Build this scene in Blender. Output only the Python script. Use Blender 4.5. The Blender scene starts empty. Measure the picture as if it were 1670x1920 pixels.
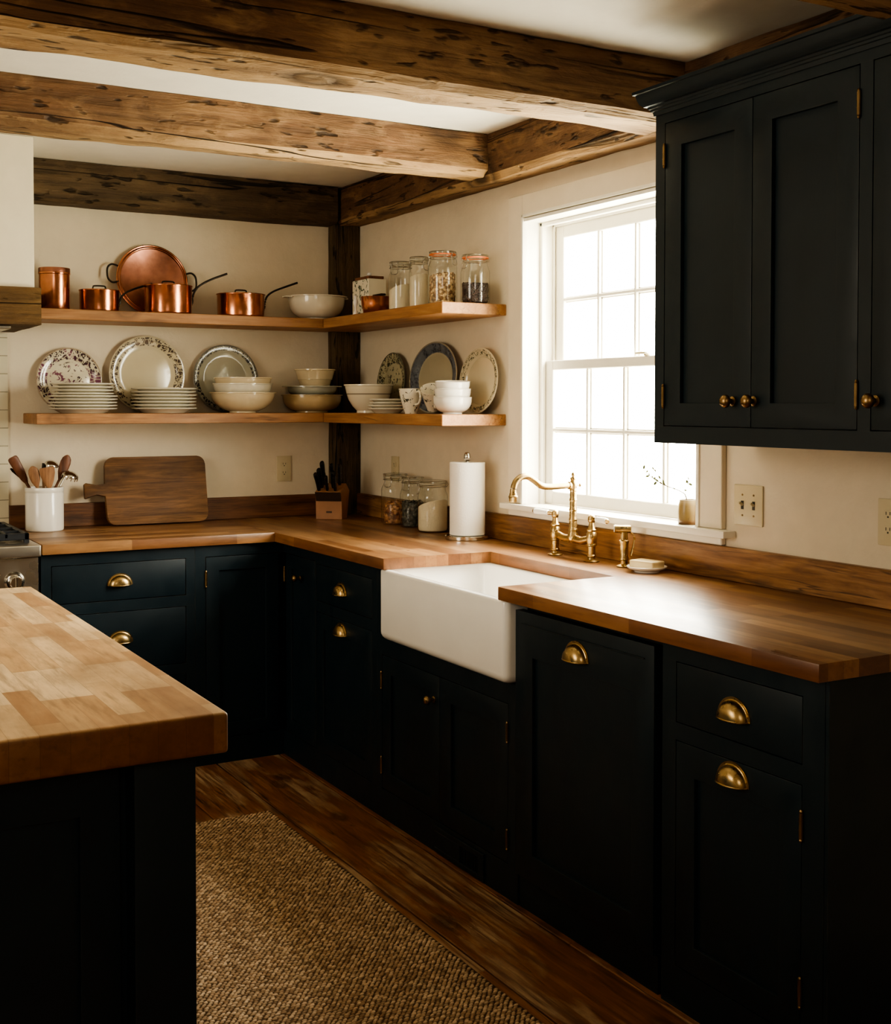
import bpy, bmesh, math, random
import numpy as np
from mathutils import Vector, Matrix, noise
C = bpy.context.scene.collection
R = random.Random(7)
PI = math.pi
def rad(d): return d * PI / 180
# ------------------------------------------------------------------ node helpers
class M:
    def __init__(s, name):
        s.m = bpy.data.materials.new(name); s.m.use_nodes = True
        s.t = s.m.node_tree; s.t.nodes.clear()
        s.out = s.t.nodes.new('ShaderNodeOutputMaterial')
    def n(s, typ, props=None, **inp):
        nd = s.t.nodes.new(typ)
        for k, v in (props or {}).items(): setattr(nd, k, v)
        for k, v in inp.items():
            key = int(k[1:]) if k[0] == '_' else k.replace('__', ' ')
            so = nd.inputs[key]
            if isinstance(v, bpy.types.NodeSocket): s.t.links.new(v, so)
            elif isinstance(v, bpy.types.Node): s.t.links.new(v.outputs[0], so)
            else:
                if so.type == 'RGBA' and len(v) == 3: v = (*v, 1)
                so.default_value = v
        return nd
    def ramp(s, fac, stops, interp='LINEAR'):
        nd = s.t.nodes.new('ShaderNodeValToRGB'); r = nd.color_ramp; r.interpolation = interp
        while len(r.elements) > 1: r.elements.remove(r.elements[-1])
        for i, (p, c) in enumerate(stops):
            e = r.elements[0] if i == 0 else r.elements.new(p)
            e.position = p
            e.color = (c, c, c, 1) if isinstance(c, (int, float)) else (*c, 1)
        s.t.links.new(fac if isinstance(fac, bpy.types.NodeSocket) else fac.outputs[0], nd.inputs[0])
        return nd.outputs[0]
    def mix(s, f, a, b, mode='MIX'):
        nd = s.t.nodes.new('ShaderNodeMix'); nd.data_type = 'RGBA'; nd.blend_type = mode
        for k, v in ((0, f), (6, a), (7, b)):
            so = nd.inputs[k]
            if isinstance(v, bpy.types.NodeSocket): s.t.links.new(v, so)
            elif isinstance(v, bpy.types.Node): s.t.links.new(v.outputs[0], so)
            else: so.default_value = (*v, 1) if k and len(v) == 3 else v
        return nd.outputs[2]
    def math(s, op, a, b=0.0, c=None):
        nd = s.t.nodes.new('ShaderNodeMath'); nd.operation = op
        for k, v in enumerate((a, b, c)):
            if v is None: continue
            if isinstance(v, bpy.types.NodeSocket): s.t.links.new(v, nd.inputs[k])
            else: nd.inputs[k].default_value = v
        return nd.outputs[0]
    def co(s, scale=(1, 1, 1), rot=(0, 0, 0), loc=(0, 0, 0), rnd=False):
        tc = s.n('ShaderNodeTexCoord').outputs['Object']
        if rnd:
            oi = s.n('ShaderNodeObjectInfo').outputs['Random']
            mm = s.math('MULTIPLY', oi, 37.0)
            tc = s.n('ShaderNodeVectorMath', {'operation': 'ADD'}, _0=tc, _1=s.n('ShaderNodeCombineXYZ', X=mm, Y=mm, Z=mm)).outputs[0]
        mp = s.n('ShaderNodeMapping', None, Vector=tc, Scale=scale, Rotation=rot, Location=loc)
        return mp.outputs[0]
    def noise(s, vec, scale=5, detail=4, rough=.55, dist=0.0):
        return s.n('ShaderNodeTexNoise', None, Vector=vec, Scale=scale, Detail=detail, Roughness=rough, Distortion=dist).outputs[0]
    def bump(s, h, strength=.3, dist=.01, normal=None):
        kw = dict(Height=h, Strength=strength, Distance=dist)
        if normal is not None: kw['Normal'] = normal
        return s.n('ShaderNodeBump', None, **kw).outputs[0]
    def bsdf(s, **k):
        k = {a.replace('_', '__') if a[0] != '_' else a: b for a, b in k.items()}
        b = s.n('ShaderNodeBsdfPrincipled', None, **k)
        s.t.links.new(b.outputs[0], s.out.inputs[0]); return b
def stretch(axis, along, across):
    return tuple(along if a == axis else across for a in 'xyz')
MATS = {}
def simple(name, col, rough=.5, metal=0.0, var=.12, bump=.0, bscale=60, coat=0.0, vscale=9, spec=.5):
    if name in MATS: return MATS[name]
    m = M(name); v = m.co(rnd=True)
    n = m.noise(v, vscale, 5)
    d = tuple(c * (1 - var) for c in col); l = tuple(min(1, c * (1 + var)) for c in col)
    c = m.ramp(n, [(.3, d), (.7, l)])
    kw = dict(Base_Color=c, Roughness=m.ramp(m.noise(v, vscale * 2.3, 4), [(.3, max(.02, rough * .8)), (.7, min(1, rough * 1.2))]), Metallic=metal, Specular_IOR_Level=spec)
    if coat: kw['Coat_Weight'] = coat; kw['Coat_Roughness'] = .08
    if bump: kw['Normal'] = m.bump(m.noise(v, bscale, 4), bump, .004)
    m.bsdf(**kw); MATS[name] = m.m; return m.m
def hewn(name, axis, dark, mid, light, pale=None):
    m = M(name); v = m.co(stretch(axis, .22, 1)); vs = m.co(stretch(axis, .06, 1)); vr = m.co()
    a = m.noise(v, 5, 8, .62, .4)
    streak = m.noise(vs, 46, 6, .6)
    col = m.ramp(a, [(.28, dark), (.5, mid), (.72, light)])
    col = m.mix(m.ramp(streak, [(.36, .8), (.56, 0.0)]), col, tuple(c * .45 for c in mid), 'MIX')
    fz = m.noise(m.co(stretch(axis, .45, 1), loc=(1, 8, 3)), 17, 4, .6, .6); col = m.mix(m.ramp(fz, [(.50, 0), (.66, .55)]), col, light)
    fib = m.noise(m.co(stretch(axis, .03, 1), loc=(4, 4, 4)), 150, 4, .6)
    # long drying cracks
    ck = m.noise(m.co(stretch(axis, .035, 1), loc=(3, 1.7, 5)), 9, 3, .5, .3)
    crack = m.ramp(m.math('ABSOLUTE', m.math('SUBTRACT', ck, .5)), [(0.0, 1), (.006, .8), (.011, 0)])
    msk = m.ramp(m.noise(v, 3.1, 2), [(.45, 0), (.55, 1)])
    crack = m.math('MULTIPLY', crack, msk)
    # adze nicks
    nk = m.noise(m.co(stretch(axis, .35, 1.3), loc=(9, 2, 4)), 30, 2, .5)
    nick = m.ramp(nk, [(.62, 0), (.70, 1)])
    # knots
    vo = m.n('ShaderNodeTexVoronoi', None, Vector=m.co(stretch(axis, .5, .9), loc=(.3, .1, .7)), Scale=3.0).outputs['Distance']
    knot = m.ramp(vo, [(.05, 1), (.10, .4), (.13, .8), (.2, 0)])
    blot = m.ramp(m.noise(vr, 2.2, 3), [(.35, .6), (.65, 0)])
    col = m.mix(blot, col, dark)
    dk = m.math('MAXIMUM', crack, m.math('MAXIMUM', m.math('MULTIPLY', nick, .75), m.math('MULTIPLY', knot, .85)))
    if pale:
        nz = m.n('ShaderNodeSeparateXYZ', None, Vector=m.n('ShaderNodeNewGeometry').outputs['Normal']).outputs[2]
        col = m.mix(m.math('MULTIPLY', m.math('LESS_THAN', nz, -.35), m.ramp(m.noise(v, 9, 5, .6), [(.32, .15), (.60, .80)])), col, pale)  # window light on downward faces put into the colour as a paler tone
    col = m.mix(dk, col, tuple(c * .18 for c in dark))
    h = m.math('SUBTRACT', m.math('ADD', m.math('ADD', m.math('MULTIPLY', streak, .45), m.math('MULTIPLY', fib, .35)), m.math('ADD', m.math('MULTIPLY', a, .7), m.math('MULTIPLY', fz, .9))), m.math('MULTIPLY', dk, 1.1))
    m.bsdf(Base_Color=col, Roughness=.72, Normal=m.bump(h, .9, .016), Specular_IOR_Level=.3)
    return m.m
def butcher(name, axis, cols, strip=.045, length=.42, rough=(.28, .45), coat=0.0, stain=(.05, .02, .008), stainw=.8, side=None):
    m = M(name); rot = (0, 0, 0) if axis == 'x' else (0, 0, PI / 2)
    v = m.co(rot=rot, loc=(.013, .021, 0))
    b = m.n('ShaderNodeTexBrick', {'offset': .37, 'offset_frequency': 3, 'squash': 1.0}, Vector=v, Color1=(0, 0, 0), Color2=(1, 1, 1), Mortar=(.5, .5, .5),
            Scale=1.0, Mortar__Size=.0, Bias=0.0, Brick__Width=length, Row__Height=strip)
    bw = m.n('ShaderNodeRGBToBW', None, Color=b.outputs[0]).outputs[0]
    b2 = m.n('ShaderNodeTexBrick', {'offset': .37, 'offset_frequency': 3, 'squash': 1.0}, Vector=v, Color1=(1, 1, 1), Color2=(1, 1, 1), Mortar=(0, 0, 0),
            Scale=1.0, Mortar__Size=.0006, Bias=0.0, Brick__Width=length, Row__Height=strip).outputs[0]
    off = m.n('ShaderNodeCombineXYZ', None, X=m.math('MULTIPLY', bw, 7.0), Y=m.math('MULTIPLY', bw, 5.0), Z=m.math('MULTIPLY', bw, 3.0))
    g = m.n('ShaderNodeVectorMath', {'operation': 'ADD'}, _0=m.co(stretch(axis, .12, 1)), _1=off).outputs[0]
    gr = m.noise(g, 42, 6, .62)
    t = m.math('ADD', m.math('MULTIPLY', bw, .55), m.math('MULTIPLY', gr, .45))
    col = m.ramp(t, [(.2, cols[0]), (.48, cols[1]), (.78, cols[2])])
    st = m.ramp(m.noise(m.co(stretch(axis, .55, 1), loc=(2, 5, 1)), 4.2, 5, .6), [(.44, 0), (.82, stainw)])
    st2 = m.ramp(m.noise(m.co(stretch(axis, .13, 1), loc=(7, 3, 2)), 34, 3, .55), [(.54, 0), (.80, stainw)])
    col = m.mix(m.math('MAXIMUM', st, st2), col, stain)
    col = m.mix(m.math('MULTIPLY', m.math('SUBTRACT', 1.0, b2), .45), col, tuple(c * .5 for c in cols[0]))
    fl = m.noise(m.co(stretch(axis, .10, 1), loc=(1, 1, 6)), 60, 5, .65); col = m.mix(m.ramp(fl, [(.50, 0), (.72, .5)]), col, tuple(c * .55 for c in cols[0]))
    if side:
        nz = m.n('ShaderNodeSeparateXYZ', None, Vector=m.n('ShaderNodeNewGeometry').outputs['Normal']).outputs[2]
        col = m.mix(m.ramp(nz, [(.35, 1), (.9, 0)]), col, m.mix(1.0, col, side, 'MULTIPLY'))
    r = m.ramp(m.noise(m.co(stretch(axis, .3, 1)), 9, 3), [(.2, rough[0]), (.8, rough[1])])
    kw = dict(Base_Color=col, Roughness=r, Normal=m.bump(m.math('ADD', m.math('MULTIPLY', gr, .5), m.math('MULTIPLY', b2, .5)), .12, .003), Specular_IOR_Level=.5)
    if coat: kw['Coat_Weight'] = coat; kw['Coat_Roughness'] = .22
    m.bsdf(**kw); return m.m
def plank(name, axis, cols, rough=.45, scale=1.0, bump=.25, knots=.5, scuff=None, blot=.6):
    m = M(name); oi = m.n('ShaderNodeObjectInfo').outputs['Random']
    at = m.n('ShaderNodeAttribute', {'attribute_name': 'rnd'}).outputs['Fac']
    o = m.n('ShaderNodeCombineXYZ', None, X=m.math('MULTIPLY', oi, 11.0), Y=m.math('MULTIPLY', at, 23.0), Z=m.math('MULTIPLY', at, 9.0))
    def V(al, ac): return m.n('ShaderNodeVectorMath', {'operation': 'ADD'}, _0=m.co(stretch(axis, al, ac)), _1=o).outputs[0]
    a = m.noise(V(.10, 1), 30 * scale, 7, .62, .9); f = m.noise(V(.04, 1), 150 * scale, 5, .6)
    b = m.noise(V(.4, 1), 3.5 * scale, 4)
    t = m.math('ADD', m.math('ADD', m.math('MULTIPLY', a, .5), m.math('MULTIPLY', f, .25)), m.math('MULTIPLY', b, .25))
    col = m.ramp(t, [(.38, cols[0]), (.5, cols[1]), (.62, cols[2])])
    dkp = m.ramp(m.noise(V(.3, 1), 7 * scale, 5, .6), [(.52, 0), (.70, blot)]); col = m.mix(dkp, col, tuple(c * .4 for c in cols[0]))
    vo = m.n('ShaderNodeTexVoronoi', None, Vector=V(.55, 1), Scale=6.5 * scale).outputs['Distance']
    kn = m.math('MULTIPLY', m.ramp(vo, [(.05, 1), (.13, .55), (.16, .8), (.26, 0)]), knots)
    ckp = m.ramp(m.math('ABSOLUTE', m.math('SUBTRACT', m.noise(V(.05, 1), 16 * scale, 3, .5, .2), .5)), [(0, .85), (.010, 0)]); kn = m.math('MAXIMUM', kn, m.math('MULTIPLY', m.math('MULTIPLY', ckp, m.ramp(b, [(.5, 0), (.58, 1)])), min(1.0, knots * 1.3)))
    col = m.mix(kn, col, tuple(c * .25 for c in cols[0]))
    hh = m.math('ADD', m.math('MULTIPLY', a, .5), m.math('MULTIPLY', f, .4))
    ro = m.ramp(b, [(.35, rough * .8), (.65, min(1, rough * 1.25))])
    if scuff:
        sc = m.ramp(m.noise(V(.30, 1), 7, 6, .65), [(.48, 0), (.60, 1)])
        sc2 = m.ramp(m.noise(V(.04, 1), 55, 4, .6), [(.42, .1), (.56, 1)])
        s3 = m.math('MULTIPLY', sc, sc2)
        col = m.mix(m.math('MULTIPLY', s3, .8), col, scuff)
        ro = m.math('ADD', ro, m.math('MULTIPLY', s3, .25))
    m.bsdf(Base_Color=col, Roughness=ro, Normal=m.bump(hh, bump, .006), Specular_IOR_Level=.4); return m.m
def plaster(name, col, b=.25):
    m = M(name); v = m.co()
    n1 = m.noise(v, 1.6, 5, .6); n2 = m.noise(v, 14, 6, .6); n3 = m.noise(v, 90, 4, .6)
    c = m.ramp(m.math('ADD', m.math('MULTIPLY', n1, .6), m.math('MULTIPLY', n2, .4)), [(.35, tuple(x * .93 for x in col)), (.65, tuple(min(1, x * 1.04) for x in col))])
    h = m.math('ADD', m.math('MULTIPLY', n2, .8), m.math('MULTIPLY', n3, .15))
    m.bsdf(Base_Color=c, Roughness=.85, Normal=m.bump(h, b, .012), Specular_IOR_Level=.2); return m.m
def navy(name, col=(.0046, .0125, .0185)):
    m = M(name); v = m.co()
    n = m.noise(v, 3, 5); b = m.noise(m.co((9, 9, .8)), 22, 4)
    c = m.ramp(n, [(.3, tuple(x * .85 for x in col)), (.7, tuple(x * 1.15 for x in col))])
    bv = m.n('ShaderNodeBevel', {'samples': 4}, Radius=.0022).outputs[0]; gn = m.n('ShaderNodeNewGeometry').outputs['Normal']
    dt = m.n('ShaderNodeVectorMath', {'operation': 'DOT_PRODUCT'}, _0=bv, _1=gn).outputs['Value']
    worn_lit_edge = m.math('MULTIPLY', m.ramp(dt, [(.80, 1), (.97, 0)]), m.ramp(m.noise(v, 17, 5, .65), [(.44, .06), (.66, 1)]))
    c = m.mix(m.math('MULTIPLY', worn_lit_edge, .75), c, (.12, .10, .07))  # patchy worn edges; their colour also carries the lit-edge highlights
    m.bsdf(Base_Color=c, Roughness=m.ramp(m.noise(v, 11, 4), [(.3, .36), (.7, .52)]), Normal=m.bump(b, .06, .003), Specular_IOR_Level=.3); return m.m
def glass(name, tint=(.96, .97, .95), edge=(.42, .44, .40), gl=.55):
    m = M(name); lw = m.n('ShaderNodeLayerWeight', None, Blend=.5).outputs['Facing']
    nz = m.noise(m.co(), 18, 2)
    tr = m.n('ShaderNodeBsdfTransparent', None, Color=m.ramp(lw, [(.0, tint), (.7, tint), (.97, edge)]))
    gs = m.n('ShaderNodeBsdfGlossy', None, Color=(1, 1, 1), Roughness=.03, Normal=m.bump(nz, .05, .003))
    f = m.ramp(lw, [(0, .05), (.6, .10), (.95, gl)])
    mx = m.n('ShaderNodeMixShader', None, _0=f, _1=tr.outputs[0], _2=gs.outputs[0])
    m.t.links.new(mx.outputs[0], m.out.inputs[0]); return m.m
def china(name, base, pat=None, r0=.68, r1=.97, scale=40, thr=.54, pat2=None, center=0.0, rim=None, fill=None, rough=.14, Rad=.15, oval=1.0):
    """glazed ware; transfer print laid on the rim ring r0..r1 (fractions of the radius) and, when center>0, on the well"""
    m = M(name); v = m.co()
    n = m.noise(m.co(rnd=True), 7, 5)
    col = m.ramp(n, [(.3, tuple(c * .9 for c in base)), (.7, base)])
    if pat:
        sx = m.n('ShaderNodeSeparateXYZ', None, Vector=v)
        x = m.math('DIVIDE', sx.outputs[0], Rad * oval); y = m.math('DIVIDE', sx.outputs[1], Rad)
        r = m.math('SQRT', m.math('ADD', m.math('MULTIPLY', x, x), m.math('MULTIPLY', y, y)))
        ring = m.ramp(r, [(r0 - .02, 0), (r0, 1), (r1, 1), (min(1, r1 + .015), 0)])
        if fill: col = m.mix(ring, col, fill)
        p = m.ramp(m.noise(v, scale, 4, .6, .9), [(thr - .02, 0), (thr + .02, 1)])
        vo = m.n('ShaderNodeTexVoronoi', {'feature': 'DISTANCE_TO_EDGE'}, Vector=v, Scale=scale * 1.1).outputs['Distance']
        p = m.math('MULTIPLY', p, m.ramp(vo, [(.03, .1), (.09, 1)]))
        mk = m.math('MULTIPLY', p, ring)
        pc = pat
        if pat2: pc = m.mix(m.ramp(m.noise(v, scale * .35, 2), [(.45, 0), (.55, 1)]), pat, pat2)
        col = m.mix(mk, col, pc)
        if center:
            cm = m.ramp(r, [(center - .05, 1), (center, 0)])
            p2 = m.ramp(m.noise(v, scale * .75, 5, .65, 1.2), [(.55, 0), (.58, 1)])
            col = m.mix(m.math('MULTIPLY', p2, cm), col, pc)
        if rim: col = m.mix(m.ramp(r, [(.955, 0), (.965, .8)]), col, rim)
    m.bsdf(Base_Color=col, Roughness=rough, Specular_IOR_Level=.5, Coat_Weight=.3, Coat_Roughness=.05); return m.m
def grain_mat(name, c0, c1, scale=160, rough=.8, bump=.8):
    m = M(name); v = m.co(rnd=True)
    vo = m.n('ShaderNodeTexVoronoi', None, Vector=v, Scale=scale)
    bw = m.n('ShaderNodeRGBToBW', None, Color=vo.outputs['Color']).outputs[0]
    c = m.ramp(bw, [(.2, c0), (.8, c1)])
    d = m.ramp(vo.outputs['Distance'], [(.0, 1.0), (.75, .0)])
    c = m.mix(m.ramp(vo.outputs['Distance'], [(.45, 0), (.8, .75)]), c, tuple(x * .3 for x in c0))
    m.bsdf(Base_Color=c, Roughness=rough, Normal=m.bump(d, bump, .004)); return m.m
# ------------------------------------------------------------------ mesh helpers
def BM(): return bmesh.new()
def box(bm, x0, x1, y0, y1, z0, z1, bev=0.0, seg=2):
    if x0 > x1: x0, x1 = x1, x0
    if y0 > y1: y0, y1 = y1, y0
    if z0 > z1: z0, z1 = z1, z0
    vs = [bm.verts.new((x, y, z)) for x in (x0, x1) for y in (y0, y1) for z in (z0, z1)]
    fs = [bm.faces.new([vs[i] for i in f]) for f in ((0, 1, 3, 2), (4, 6, 7, 5), (0, 4, 5, 1), (2, 3, 7, 6), (0, 2, 6, 4), (1, 5, 7, 3))]
    if bev:
        es = list({e for f in fs for e in f.edges})
        bmesh.ops.bevel(bm, geom=es, offset=bev, segments=seg, profile=.6, affect='EDGES', clamp_overlap=True)
    return vs
def lathe(bm, prof, seg=40, c=(0, 0, 0), sx=1.0, sy=1.0, mtx=None):
    rings = []
    for r, z in prof:
        if r < 1e-6:
            p = Vector((c[0], c[1], c[2] + z)); rings.append([bm.verts.new(mtx @ p if mtx else p)])
        else:
            ring = []
            for k in range(seg):
                a = 2 * PI * k / seg
                p = Vector((c[0] + r * math.cos(a) * sx, c[1] + r * math.sin(a) * sy, c[2] + z))
                ring.append(bm.verts.new(mtx @ p if mtx else p))
            rings.append(ring)
    for a, b in zip(rings, rings[1:]):
        if len(a) == 1 and len(b) == 1: continue
        for k in range(seg):
            k2 = (k + 1) % seg
            if len(a) == 1: bm.faces.new((a[0], b[k2], b[k]))
            elif len(b) == 1: bm.faces.new((a[k], a[k2], b[0]))
            else: bm.faces.new((a[k], a[k2], b[k2], b[k]))
    return rings
def smoothpath(pts, n=6):
    pts = [Vector(p) for p in pts]; out = []
    P = [pts[0] * 2 - pts[1]] + pts + [pts[-1] * 2 - pts[-2]]
    for i in range(1, len(P) - 2):
        for k in range(n):
            t = k / n; a, b, c, d = P[i - 1], P[i], P[i + 1], P[i + 2]
            out.append(.5 * ((2 * b) + (c - a) * t + (2 * a - 5 * b + 4 * c - d) * t * t + (3 * b - a - 3 * c + d) * t ** 3))
    out.append(pts[-1]); return out
def tube(bm, pts, r, seg=10, flat=1.0, closed=False, up=Vector((0, 0, 1))):
    pts = [Vector(p) for p in pts]; n = len(pts); rings = []
    for i, p in enumerate(pts):
        if closed: d = pts[(i + 1) % n] - pts[i - 1]
        else: d = pts[min(i + 1, n - 1)] - pts[max(i - 1, 0)]
        d.normalize()
        u = up if abs(d.dot(up)) < .97 else Vector((1, 0, 0))
        a = d.cross(u).normalized(); b = a.cross(d).normalized()
        rr = r[i] if isinstance(r, (list, tuple)) else r
        rings.append([bm.verts.new(p + a * math.cos(2 * PI * k / seg) * rr + b * math.sin(2 * PI * k / seg) * rr * flat) for k in range(seg)])
    m = n if closed else n - 1
    for i in range(m):
        A, B = rings[i], rings[(i + 1) % n]
        for k in range(seg): bm.faces.new((A[k], A[(k + 1) % seg], B[(k + 1) % seg], B[k]))
    if not closed:
        bm.faces.new(rings[0][::-1]); bm.faces.new(rings[-1])
def ring_pts(R, z, n=40, c=(0, 0)): return [(c[0] + R * math.cos(2 * PI * k / n), c[1] + R * math.sin(2 * PI * k / n), z) for k in range(n)]
def prism(bm, poly, z0, z1, bev=0.0, seg=2, axis='z'):
    def P(u, v, w): return {'z': (u, v, w), 'y': (u, w, v), 'x': (w, u, v)}[axis]
    a = [bm.verts.new(P(u, v, z0)) for u, v in poly]; b = [bm.verts.new(P(u, v, z1)) for u, v in poly]
    n = len(poly); fs = [bm.faces.new(a[::-1]), bm.faces.new(b)]
    for k in range(n): fs.append(bm.faces.new((a[k], a[(k + 1) % n], b[(k + 1) % n], b[k])))
    if bev:
        es = list({e for f in fs for e in f.edges})
        bmesh.ops.bevel(bm, geom=es, offset=bev, segments=seg, profile=.6, affect='EDGES', clamp_overlap=True)
OFF = {}
def thing(name, loc, label, cat, group=None, rot=None):
    o = bpy.data.objects.new(name, None); C.objects.link(o); o.location = loc; o.empty_display_size = .05
    if rot: o.rotation_euler = rot
    OFF[o.name] = Vector(loc) if not rot else Vector((0, 0, 0))
    return tag(o, label, cat, group)
def tag(o, label, cat, group=None, kind=None):
    o['label'] = label; o['category'] = cat
    if group: o['group'] = group
    if kind: o['kind'] = kind
    return o
def obj(name, bm, mat, parent=None, smooth=35, local=False, loc=None, rot=None, mod=None, label=None):
    bmesh.ops.recalc_face_normals(bm, faces=bm.faces)
    off = OFF.get(parent.name, Vector((0, 0, 0))) if parent else (Vector(loc) if loc and not local else Vector((0, 0, 0)))
    if not local and off.length > 0: bmesh.ops.translate(bm, verts=bm.verts, vec=-off)
    me = bpy.data.meshes.new(name); bm.to_mesh(me); bm.free()
    me.materials.append(mat)
    if smooth:
        me.polygons.foreach_set('use_smooth', [True] * len(me.polygons))
        me.set_sharp_from_angle(angle=rad(smooth))
    o = bpy.data.objects.new(name, me); C.objects.link(o)
    if parent: o.parent = parent; OFF[o.name] = OFF.get(parent.name, Vector((0, 0, 0)))
    elif loc: o.location = loc
    if rot: o.rotation_euler = rot
    if mod: mod(o)
    if label: o['label'] = label
    return o
def struct(o): o['kind'] = 'structure'; return o
def dup(root, loc=None, rot=None, label=None, group=None, parent=None):
    r = root.copy(); C.objects.link(r)
    if parent is not None: r.parent = parent
    if loc: r.location = loc
    if rot: r.rotation_euler = rot
    if label: r['label'] = label
    if group: r['group'] = group
    for ch in list(root.children): dup(ch, parent=r)
    return r
def bevel_mod(w, seg=3):
    def f(o):
        md = o.modifiers.new('bevel', 'BEVEL'); md.width = w; md.segments = seg; md.limit_method = 'ANGLE'; md.angle_limit = rad(40)
    return f
def resample(poly, step):
    out = []
    for i in range(len(poly)):
        a, b = Vector(poly[i]), Vector(poly[(i + 1) % len(poly)])
        k = max(1, int(round((b - a).length / step)))
        for j in range(k): out.append(a.lerp(b, j / k))
    return out
def rough_beam(name, axis, a0, a1, poly, mat, seed, amp=.006, lim=None):
    """a hewn timber: a profile swept along an axis, its skin pushed about by noise"""
    bm = BM(); prof = resample(poly, .022); n = max(2, int(abs(a1 - a0) / .03)); cx = sum(p[0] for p in prof) / len(prof); cz = sum(p[1] for p in prof) / len(prof)
    rings = []
    for i in range(n + 1):
        t = a0 + (a1 - a0) * i / n; ring = []
        for p in prof:
            u, v = p
            q = Vector((t * 2.2, u * 7, v * 7)) + Vector((seed * 3.1, 0, 0)); q2 = Vector((t * 9, u * 24, v * 24 + seed))
            d = noise.noise(q) * amp * 1.1 + noise.noise(q2) * amp * .55
            e = Vector((u - cx, v - cz)).normalized()
            u2, v2 = u + e.x * d, v + e.y * d
            if lim: u2, v2 = lim(u2, v2)
            ring.append(bm.verts.new({'x': (t, u2, v2), 'y': (u2, t, v2), 'z': (u2, v2, t)}[axis]))
        rings.append(ring)
    k = len(prof)
    for A, B in zip(rings, rings[1:]):
        for j in range(k): bm.faces.new((A[j], A[(j + 1) % k], B[(j + 1) % k], B[j]))
    bm.faces.new(rings[0][::-1]); bm.faces.new(rings[-1])
    return obj(name, bm, mat, smooth=28)
# ------------------------------------------------------------------ materials
WALL = plaster('warm plaster', (.715, .63, .49))
CEIL = plaster('ceiling plaster', (.80, .75, .645), .15)
HOODP = plaster('hood plaster', (.745, .665, .51), .12)
WHITE = simple('white painted wood', (.86, .82, .72), .4, var=.04)
NAVY = navy('dark navy paint')
DARK = simple('black gap', (.003, .004, .005), .8)
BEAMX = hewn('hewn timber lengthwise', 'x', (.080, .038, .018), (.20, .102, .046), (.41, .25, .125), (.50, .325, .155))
BEAMX2 = hewn('dark hewn timber', 'x', (.045, .027, .014), (.10, .062, .030), (.18, .118, .060))
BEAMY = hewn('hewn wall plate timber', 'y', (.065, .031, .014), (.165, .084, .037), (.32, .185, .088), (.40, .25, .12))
POSTM = hewn('dark corner post timber', 'z', (.040, .025, .011), (.085, .053, .022), (.14, .09, .038))
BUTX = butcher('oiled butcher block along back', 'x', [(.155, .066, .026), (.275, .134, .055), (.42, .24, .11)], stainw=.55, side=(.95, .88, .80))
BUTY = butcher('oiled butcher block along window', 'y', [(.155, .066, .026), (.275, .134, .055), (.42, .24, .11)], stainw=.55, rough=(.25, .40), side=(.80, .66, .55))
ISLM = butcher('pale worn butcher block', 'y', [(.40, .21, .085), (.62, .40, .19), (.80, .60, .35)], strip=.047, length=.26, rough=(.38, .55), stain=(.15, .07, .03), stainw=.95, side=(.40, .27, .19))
SPLX = plank('reclaimed splash wood back', 'x', [(.05, .018, .007), (.13, .05, .018), (.21, .09, .034)], .45)
SPLY = plank('reclaimed splash wood right', 'y', [(.10, .042, .015), (.24, .115, .045), (.38, .20, .085)], .4, knots=.95)
SHX = plank('honey pine shelf back', 'x', [(.21, .092, .034), (.33, .158, .062), (.42, .225, .10)], .5, bump=.15, knots=.6, blot=.4)
SHY = plank('honey pine shelf right', 'y', [(.21, .092, .034), (.33, .155, .060), (.42, .225, .10)], .5, bump=.15, knots=.6, blot=.4)
FLOORM = plank('worn pine floorboards', 'y', [(.080, .029, .010), (.175, .065, .021), (.28, .118, .04)], .42, knots=.8, scuff=(.44, .29, .165))
BOARDM = plank('aged chopping board wood', 'x', [(.055, .024, .008), (.145, .066, .021), (.25, .125, .045)], .6, knots=.25, blot=.8)
MANTM = hewn('mantel oak', 'x', (.07, .036, .012), (.15, .082, .028), (.24, .14, .05))
SPOONW = plank('turned beech', 'z', [(.14, .058, .024), (.26, .125, .055), (.40, .22, .11)], .55, knots=0)
SPOOND = plank('dark spoon wood', 'z', [(.07, .024, .010), (.14, .05, .022), (.22, .09, .042)], .5, knots=0)
BRASS = simple('aged brass', (.42, .295, .135), .30, 1.0, .18, vscale=25)
BRASSD = simple('dark antique brass', (.25, .165, .078), .34, 1.0, .22, vscale=25)
COPPER = simple('polished copper', (.60, .255, .14), .21, 1.0, .22, vscale=14)
COPPERD = simple('tarnished copper', (.34, .15, .10), .36, 1.0, .45, vscale=11)
IRON = simple('dark cast iron', (.035, .028, .022), .45, .8, .2)
STEEL = simple('brushed steel', (.50, .47, .41), .32, 1.0, .03, vscale=2)
CHROME = simple('polished steel', (.62, .60, .56), .14, 1.0, .05)
BLACKI = simple('black enamelled iron', (.012, .014, .018), .45, .2)
FIRECLAY = simple('white fireclay', (.92, .90, .85), .12, 0, .02, coat=.4)
CROCKM = simple('white stoneware', (.80, .77, .70), .22, 0, .03, coat=.3)
PORC = simple('white porcelain', (.85, .83, .78), .12, 0, .02, coat=.4)
IVORY = simple('ivory plastic', (.60, .52, .34), .35, 0, .03)
SLOT = simple('dark slot', (.02, .015, .01), .6)
PAPER = simple('quilted paper', (.88, .86, .81), .9, 0, .02, bump=.35, bscale=140)
BLACKP = simple('black handle plastic', (.008, .008, .009), .38)
ORANGE = simple('orange rubber', (.75, .20, .07), .5)
GASK = simple('pale rubber', (.45, .42, .33), .5)
WIRE = simple('zinc wire', (.42, .39, .33), .3, 1.0, .1)
GLASS = glass('jar glass')
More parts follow.
